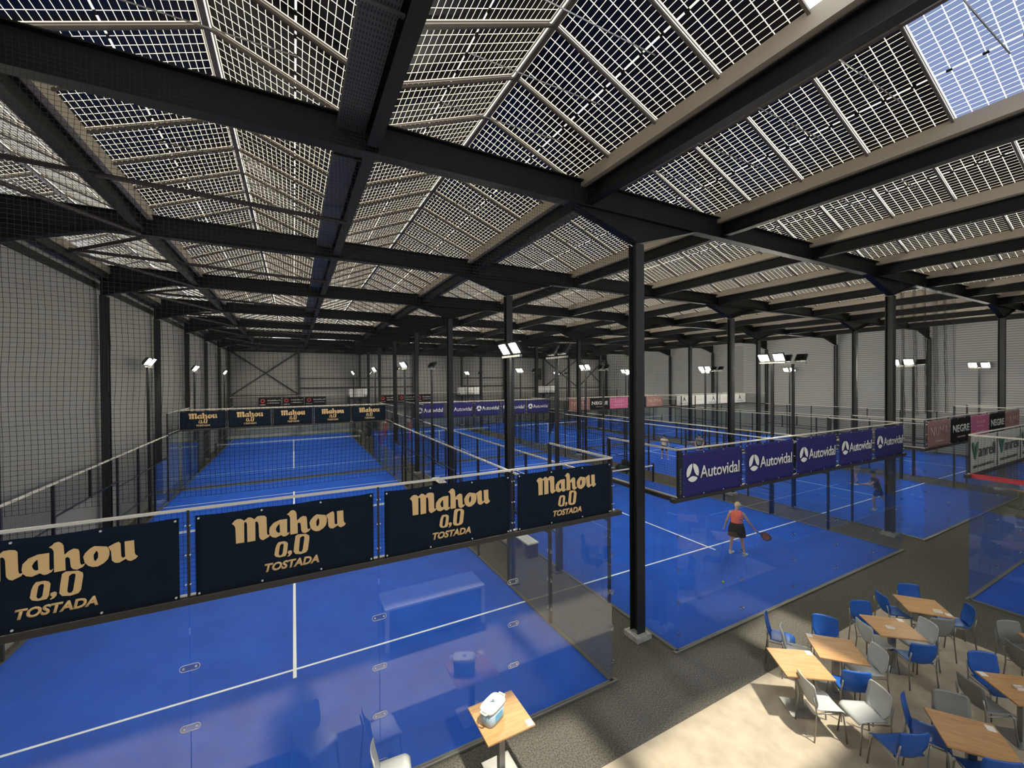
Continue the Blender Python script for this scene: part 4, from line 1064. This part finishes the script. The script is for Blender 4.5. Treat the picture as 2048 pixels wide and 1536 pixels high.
def person(label, loc, rz, J, look, H=1.65):
    t = thing('person', label, 'person', loc, rz)
    pel, ch, nk, hd = V(J['pelvis']), V(J['chest']), V(J['neck']), V(J['head'])
    chains = [[('pel', tuple(pel), (.135, .10)), ('waist', tuple(pel.lerp(ch, .45)), (.118, .088)), ('ch', tuple(ch), (.132, .092)), ('nk0', tuple(ch.lerp(nk, .75)), (.085, .07)), ('nk', tuple(nk), (.052, .052)),
               ('hd0', tuple(nk.lerp(hd, .45)), (.056, .066)), ('hd', tuple(hd), (.074, .092)), ('hd1', tuple(hd+V((0, 0, .075))), (.058, .074))]]
    for s in ('l', 'r'):
        sh, el, wr = J['sh'+s], J['el'+s], J['wr'+s]
        chains.append([('ch', None, 0), ('sh'+s, sh, .055), (None, tuple(V(sh).lerp(V(el), .5)), .044), ('el'+s, el, .037), (None, tuple(V(el).lerp(V(wr), .4)), .034), ('wr'+s, wr, .023)])
        dd = V(wr)-V(el); sd = dd.cross(V((0, 0, 1))); 
        if sd.length < 1e-3: sd = V((1, 0, 0))
        hand(chains, 'wr'+s, wr, dd, (0, 1, 0) if abs(dd.normalized().y) < .8 else (1, 0, 0), sd)
        hp, kn, an, toe = J['hp'+s], J['kn'+s], J['an'+s], J['toe'+s]
        chains.append([('pel', None, 0), ('hp'+s, hp, .088), (None, tuple(V(hp).lerp(V(kn), .5)), .073), ('kn'+s, kn, .052), (None, tuple(V(kn).lerp(V(an), .35)), .052), ('an'+s, an, .033), (None, tuple(V(an).lerp(V(toe), .6)), .03)])
    # nose, ears
    f = V(J.get('look', (0, 1, 0))).normalized(); sd = f.cross(V((0, 0, 1))).normalized()
    chains.append([('hd', None, 0), (None, tuple(hd+f*.098-V((0,0,.012))), .014)])
    for q in (-1, 1): chains.append([('hd', None, 0), (None, tuple(hd+sd*q*.085-V((0,0,.01))), .014)])
    body = skinned('body', chains, look.get('skin', MT['skin']), t)
    e = MB()
    for q in (-1, 1):
        c = hd+f*.086+sd*q*.032+V((0,0,.012)); e.tube([tuple(c-f*.004), tuple(c+f*.006)], .011, 8)
    c = hd+f*.084-V((0,0,.05)); e.bar(tuple(c-sd*.02), tuple(c+sd*.02), .008, .008); e.obj('face_features', MT['hairdark'], t)
    # top
    sl = look.get('sleeve', 0)
    tw = look.get('stout', 1.1)
    tch = [[('a', tuple(pel-V((0,0,.05))), (.158*tw, .125*tw)), ('w', tuple(pel.lerp(ch, .5)), (.140*tw, .108*tw)), ('c', tuple(ch), (.170*tw, .125*tw)), ('c2', tuple(ch.lerp(nk, .52)), (.150*tw, .112*tw)), ('n', tuple(ch.lerp(nk, look.get('neckline', .74))), (.10, .085))]]
    for s in ('l', 'r'):
        sh, el = V(J['sh'+s]), V(J['el'+s])
        if sl: tch.append([('c2', None, 0), (None, tuple(sh), .070), (None, tuple(sh.lerp(el, sl)), .056)])
        else: tch.append([('c2', None, 0), (None, tuple(sh*0.78+ch*.22+V((0,0,.035))), .062)])
    skinned('top', tch, look['top'], t)
    # skirt or shorts
    hl, hr, kl, kr = V(J['hpl']), V(J['hpr']), V(J['knl']), V(J['knr'])
    if look.get('skirt'):
        m_ = (kl+kr)/2; sp = (kl-kr).length/2
        p = pel
        loft([(p.x, p.y, p.z+.12, .18, .135), (p.x, p.y, p.z, .215, .165), (p.x*.7+m_.x*.3, p.y*.7+m_.y*.3, p.z-.14, .24, .185), (p.x*.4+m_.x*.6, p.y*.4+m_.y*.6, p.z-.29, .25, .195)], 24).obj('skirt', look['bottom'], t, smooth=True)
    else:
        bch = [[('p', tuple(pel+V((0,0,.13))), (.15, .118)), ('q', tuple(pel-V((0,0,.02))), (.155, .125))]]
        for s in ('l', 'r'): bch.append([('q', None, 0), (None, J['hp'+s], .112), (None, tuple(V(J['hp'+s]).lerp(V(J['kn'+s]), .72)), .096)])
        skinned('shorts', bch, look['bottom'], t)
    for s in ('l', 'r'):
        an, toe = V(J['an'+s]), V(J['toe'+s]); d = (toe-an); d.z = 0; d.normalize()
        hl_ = an - d*.055; z = min(an.z, toe.z+.07)-.045
        skinned('shoe', [[('h', tuple(V((hl_.x, hl_.y, z))), (.040, .045)), ('m', tuple(V((an.x, an.y, z))+d*.06), (.044, .042)), ('t', tuple(V((an.x, an.y, z-.008))+d*.17), (.042, .028))], [('h', None, 0), (None, tuple(an+V((0,0,.03))), .042)]], MT['shoe'], t)
        if look.get('sock'):
            kn = V(J['kn'+s]); skinned('sock', [[(None, tuple(an), .043), (None, tuple(an.lerp(kn, .42)), .052)]], look['sock'], t, sub=1)
    # hair, cap
    hb = MB()
    rings = []
    for k in range(9):
        a = math.pi*.5*k/8; rings.append((hd.x-f.x*.012*math.cos(a), hd.y-f.y*.012*math.cos(a), hd.z+.0+.118*math.sin(a)+.005, .088*math.cos(a)+.002, .104*math.cos(a)+.002))
    cap = look.get('cap')
    loft(rings, 20).obj('cap' if cap else 'hair', cap or look['hair'], t, smooth=True)
    bk = hd - f*.045
    if cap:
        skinned('hair', [[(None, tuple(bk+V((0,0,.02))), (.075, .055)), (None, tuple(bk-V((0,0,.06))), (.06, .045)), (None, tuple(bk-V((0,0,.10))), (.03, .025))]], look['hair'], t, sub=1)
        br = MB(); n = 9; vs = []
        for k in range(n):
            a = -1.1+2.2*k/(n-1); r0 = .085; r1 = .165
            for r, zz in ((r0, .02), (r1, .0)):
                q = hd + f*(r*math.cos(a)) + sd*(r*.75*math.sin(a)) + V((0,0,zz+.012)); vs += [tuple(q), tuple(q+V((0,0,.006)))]
        fs = []
        for k in range(n-1):
            a = 4*k; fs += [(a, a+2, a+6, a+4), (a+1, a+5, a+7, a+3), (a+2, a+3, a+7, a+6)]
        br.add(vs, fs).obj('cap_peak', cap, t)
    else:
        skinned('hair_back', [[(None, tuple(bk+V((0,0,.05))), (.08, .06)), (None, tuple(bk-V((0,0,.03))), (.066, .05))]], look['hair'], t, sub=1)
    return t
def racket(label, loc, rot, red=True):
    t = thing('padel_racket', label, 'racket', loc, 0, None); t.rotation_euler = rot
    MB().tube([(0, 0, 0), (0, 0, .12)], .016, 8).obj('grip', MT['racket'], t)
    MB().tube([(0, 0, .12), (-.05, 0, .18)], .011, 6).tube([(0, 0, .12), (.05, 0, .18)], .011, 6).obj('throat', MT['racket'], t)
    n = 24; pts = [(.115*math.sin(2*math.pi*k/n)*(1-.12*math.cos(2*math.pi*k/n)*-1), .30-.135*math.cos(2*math.pi*k/n)) for k in range(n)]
    b = MB(); b.add([(x, -.016, z) for x, z in pts]+[(x, .016, z) for x, z in pts], [tuple(range(n)), tuple(range(2*n-1, n-1, -1))]+[(i, i+n, (i+1)%n+n, (i+1)%n) for i in range(n)])
    b.obj('head', MT['racket'], t)
    b = MB(); q = [(x*.8, .30+(z-.30)*.8) for x, z in pts]
    b.add([(x, -.0185, z) for x, z in q]+[(x, .0185, z) for x, z in q], [tuple(range(n)), tuple(range(2*n-1, n-1, -1))]+[(i, i+n, (i+1)%n+n, (i+1)%n) for i in range(n)])
    b.obj('face', MT['racketred'] if red else MT['racket'], t)
    return t
GZ = .0165
# woman in the coral vest, seen from behind, facing into the court
J = dict(pelvis=(0, 0, .87), chest=(.0, .03, 1.19), neck=(.0, .045, 1.37), head=(.03, .07, 1.49),
         shl=(-.17, .03, 1.29), ell=(-.27, .0, 1.02), wrl=(-.32, .10, .80), shr=(.17, .02, 1.29), elr=(.33, .0, 1.04), wrr=(.49, .10, .80),
         hpl=(-.09, 0, .82), knl=(-.13, .06, .47), anl=(-.17, .02, .085), toel=(-.27, .14, .02), hpr=(.09, 0, .82), knr=(.14, .05, .47), anr=(.20, -.02, .085), toer=(.25, -.12, .02), look=(.35, 1, -.1))
J['toel'] = (-.08, .16, .02); J['toer'] = (.28, .12, .02)
w = person('woman in coral vest, black skirt and beige cap, seen from behind holding a racket', (6.95, 2.25, GZ), math.radians(-56), J,
       dict(top=MT['coral'], bottom=MT['blackcloth'], skirt=True, stout=1.16, neckline=.8, cap=MT['capcloth'], hair=MT['hairblond']))
Mw = Matrix.Translation((6.95, 2.25, GZ)) @ Matrix.Rotation(math.radians(-56), 4, 'Z')
p = Mw @ V((.51, .115, .765))
racket('dark red padel racket held low in the hand of the woman in coral', p, (math.radians(25), math.radians(105), math.radians(-56)))
# man in dark navy on the third court, lunging to the left, seen from his right rear
J = dict(pelvis=(0, -.03, .88), chest=(.0, .08, 1.19), neck=(.0, .13, 1.38), head=(.0, .18, 1.51),
         shl=(-.18, .10, 1.30), ell=(-.22, .26, 1.07), wrl=(-.14, .46, 1.06), shr=(.18, .08, 1.30), elr=(.25, .20, 1.04), wrr=(.15, .42, 1.0),
         hpl=(-.09, .0, .83), knl=(-.12, .17, .47), anl=(-.12, .10, .085), toel=(-.12, .28, .02), hpr=(.09, -.06, .83), knr=(.12, -.22, .46), anr=(.12, -.56, .10), toer=(.12, -.40, .02), look=(0, 1, -.15))
person('man in dark navy shirt and shorts lunging left behind the glass of the third court', (15.9, 2.15, GZ), math.radians(35), J,
       dict(top=MT['navycloth'], bottom=MT['navycloth'], hair=MT['hairdark'], sleeve=.45))
Mm = Matrix.Translation((15.9, 2.15, GZ)) @ Matrix.Rotation(math.radians(35), 4, 'Z')
racket('dark padel racket held forward by the lunging man in navy', Mm @ V((.12, .49, 1.0)), (math.radians(-80), 0, math.radians(35)), False)
J2 = dict(pelvis=(0, 0, .88), chest=(.0, .06, 1.20), neck=(.0, .09, 1.39), head=(.0, .12, 1.51),
         shl=(-.18, .06, 1.31), ell=(-.26, .10, 1.04), wrl=(-.20, .28, .90), shr=(.18, .06, 1.31), elr=(.27, .10, 1.04), wrr=(.22, .30, .92),
         hpl=(-.09, 0, .83), knl=(-.13, .09, .46), anl=(-.15, .0, .085), toel=(-.15, .18, .02), hpr=(.09, 0, .83), knr=(.13, .09, .46), anr=(.15, .0, .085), toer=(.17, .18, .02), look=(0, 1, 0))
person('player in grey shorts and dark socks, upper body hidden behind an indigo banner', (20.05, 4.58, GZ), math.radians(55), J2,
       dict(top=MT['greycloth'], bottom=MT['greycloth'], hair=MT['hairdark'], sleeve=.5, sock=MT['navycloth']))
J3 = dict(J2); J3.update(anr=(.24, -.22, .085), knr=(.19, -.02, .46), toer=(.30, -.06, .02), wrr=(.30, .02, .92), elr=(.30, .0, 1.06))
person('distant player in cream shirt and dark shorts seen from behind through the fence', (17.1, 14.1, GZ), math.radians(-50), J3,
       dict(top=MT['creamcloth'], bottom=MT['blackcloth'], hair=MT['hairdark'], sleeve=.5))
M3 = Matrix.Translation((17.1, 14.1, GZ)) @ Matrix.Rotation(math.radians(-50), 4, 'Z')
racket('dark padel racket in the hand of the distant player in cream', M3 @ V((.30, .03, .88)), (0, math.radians(120), math.radians(-50)), False)
person('distant player in grey with dark hair, seen above the first indigo banner', (19.5, 13.2, GZ), math.radians(120), J2,
       dict(top=MT['greycloth'], bottom=MT['blackcloth'], hair=MT['hairdark'], sleeve=.5))
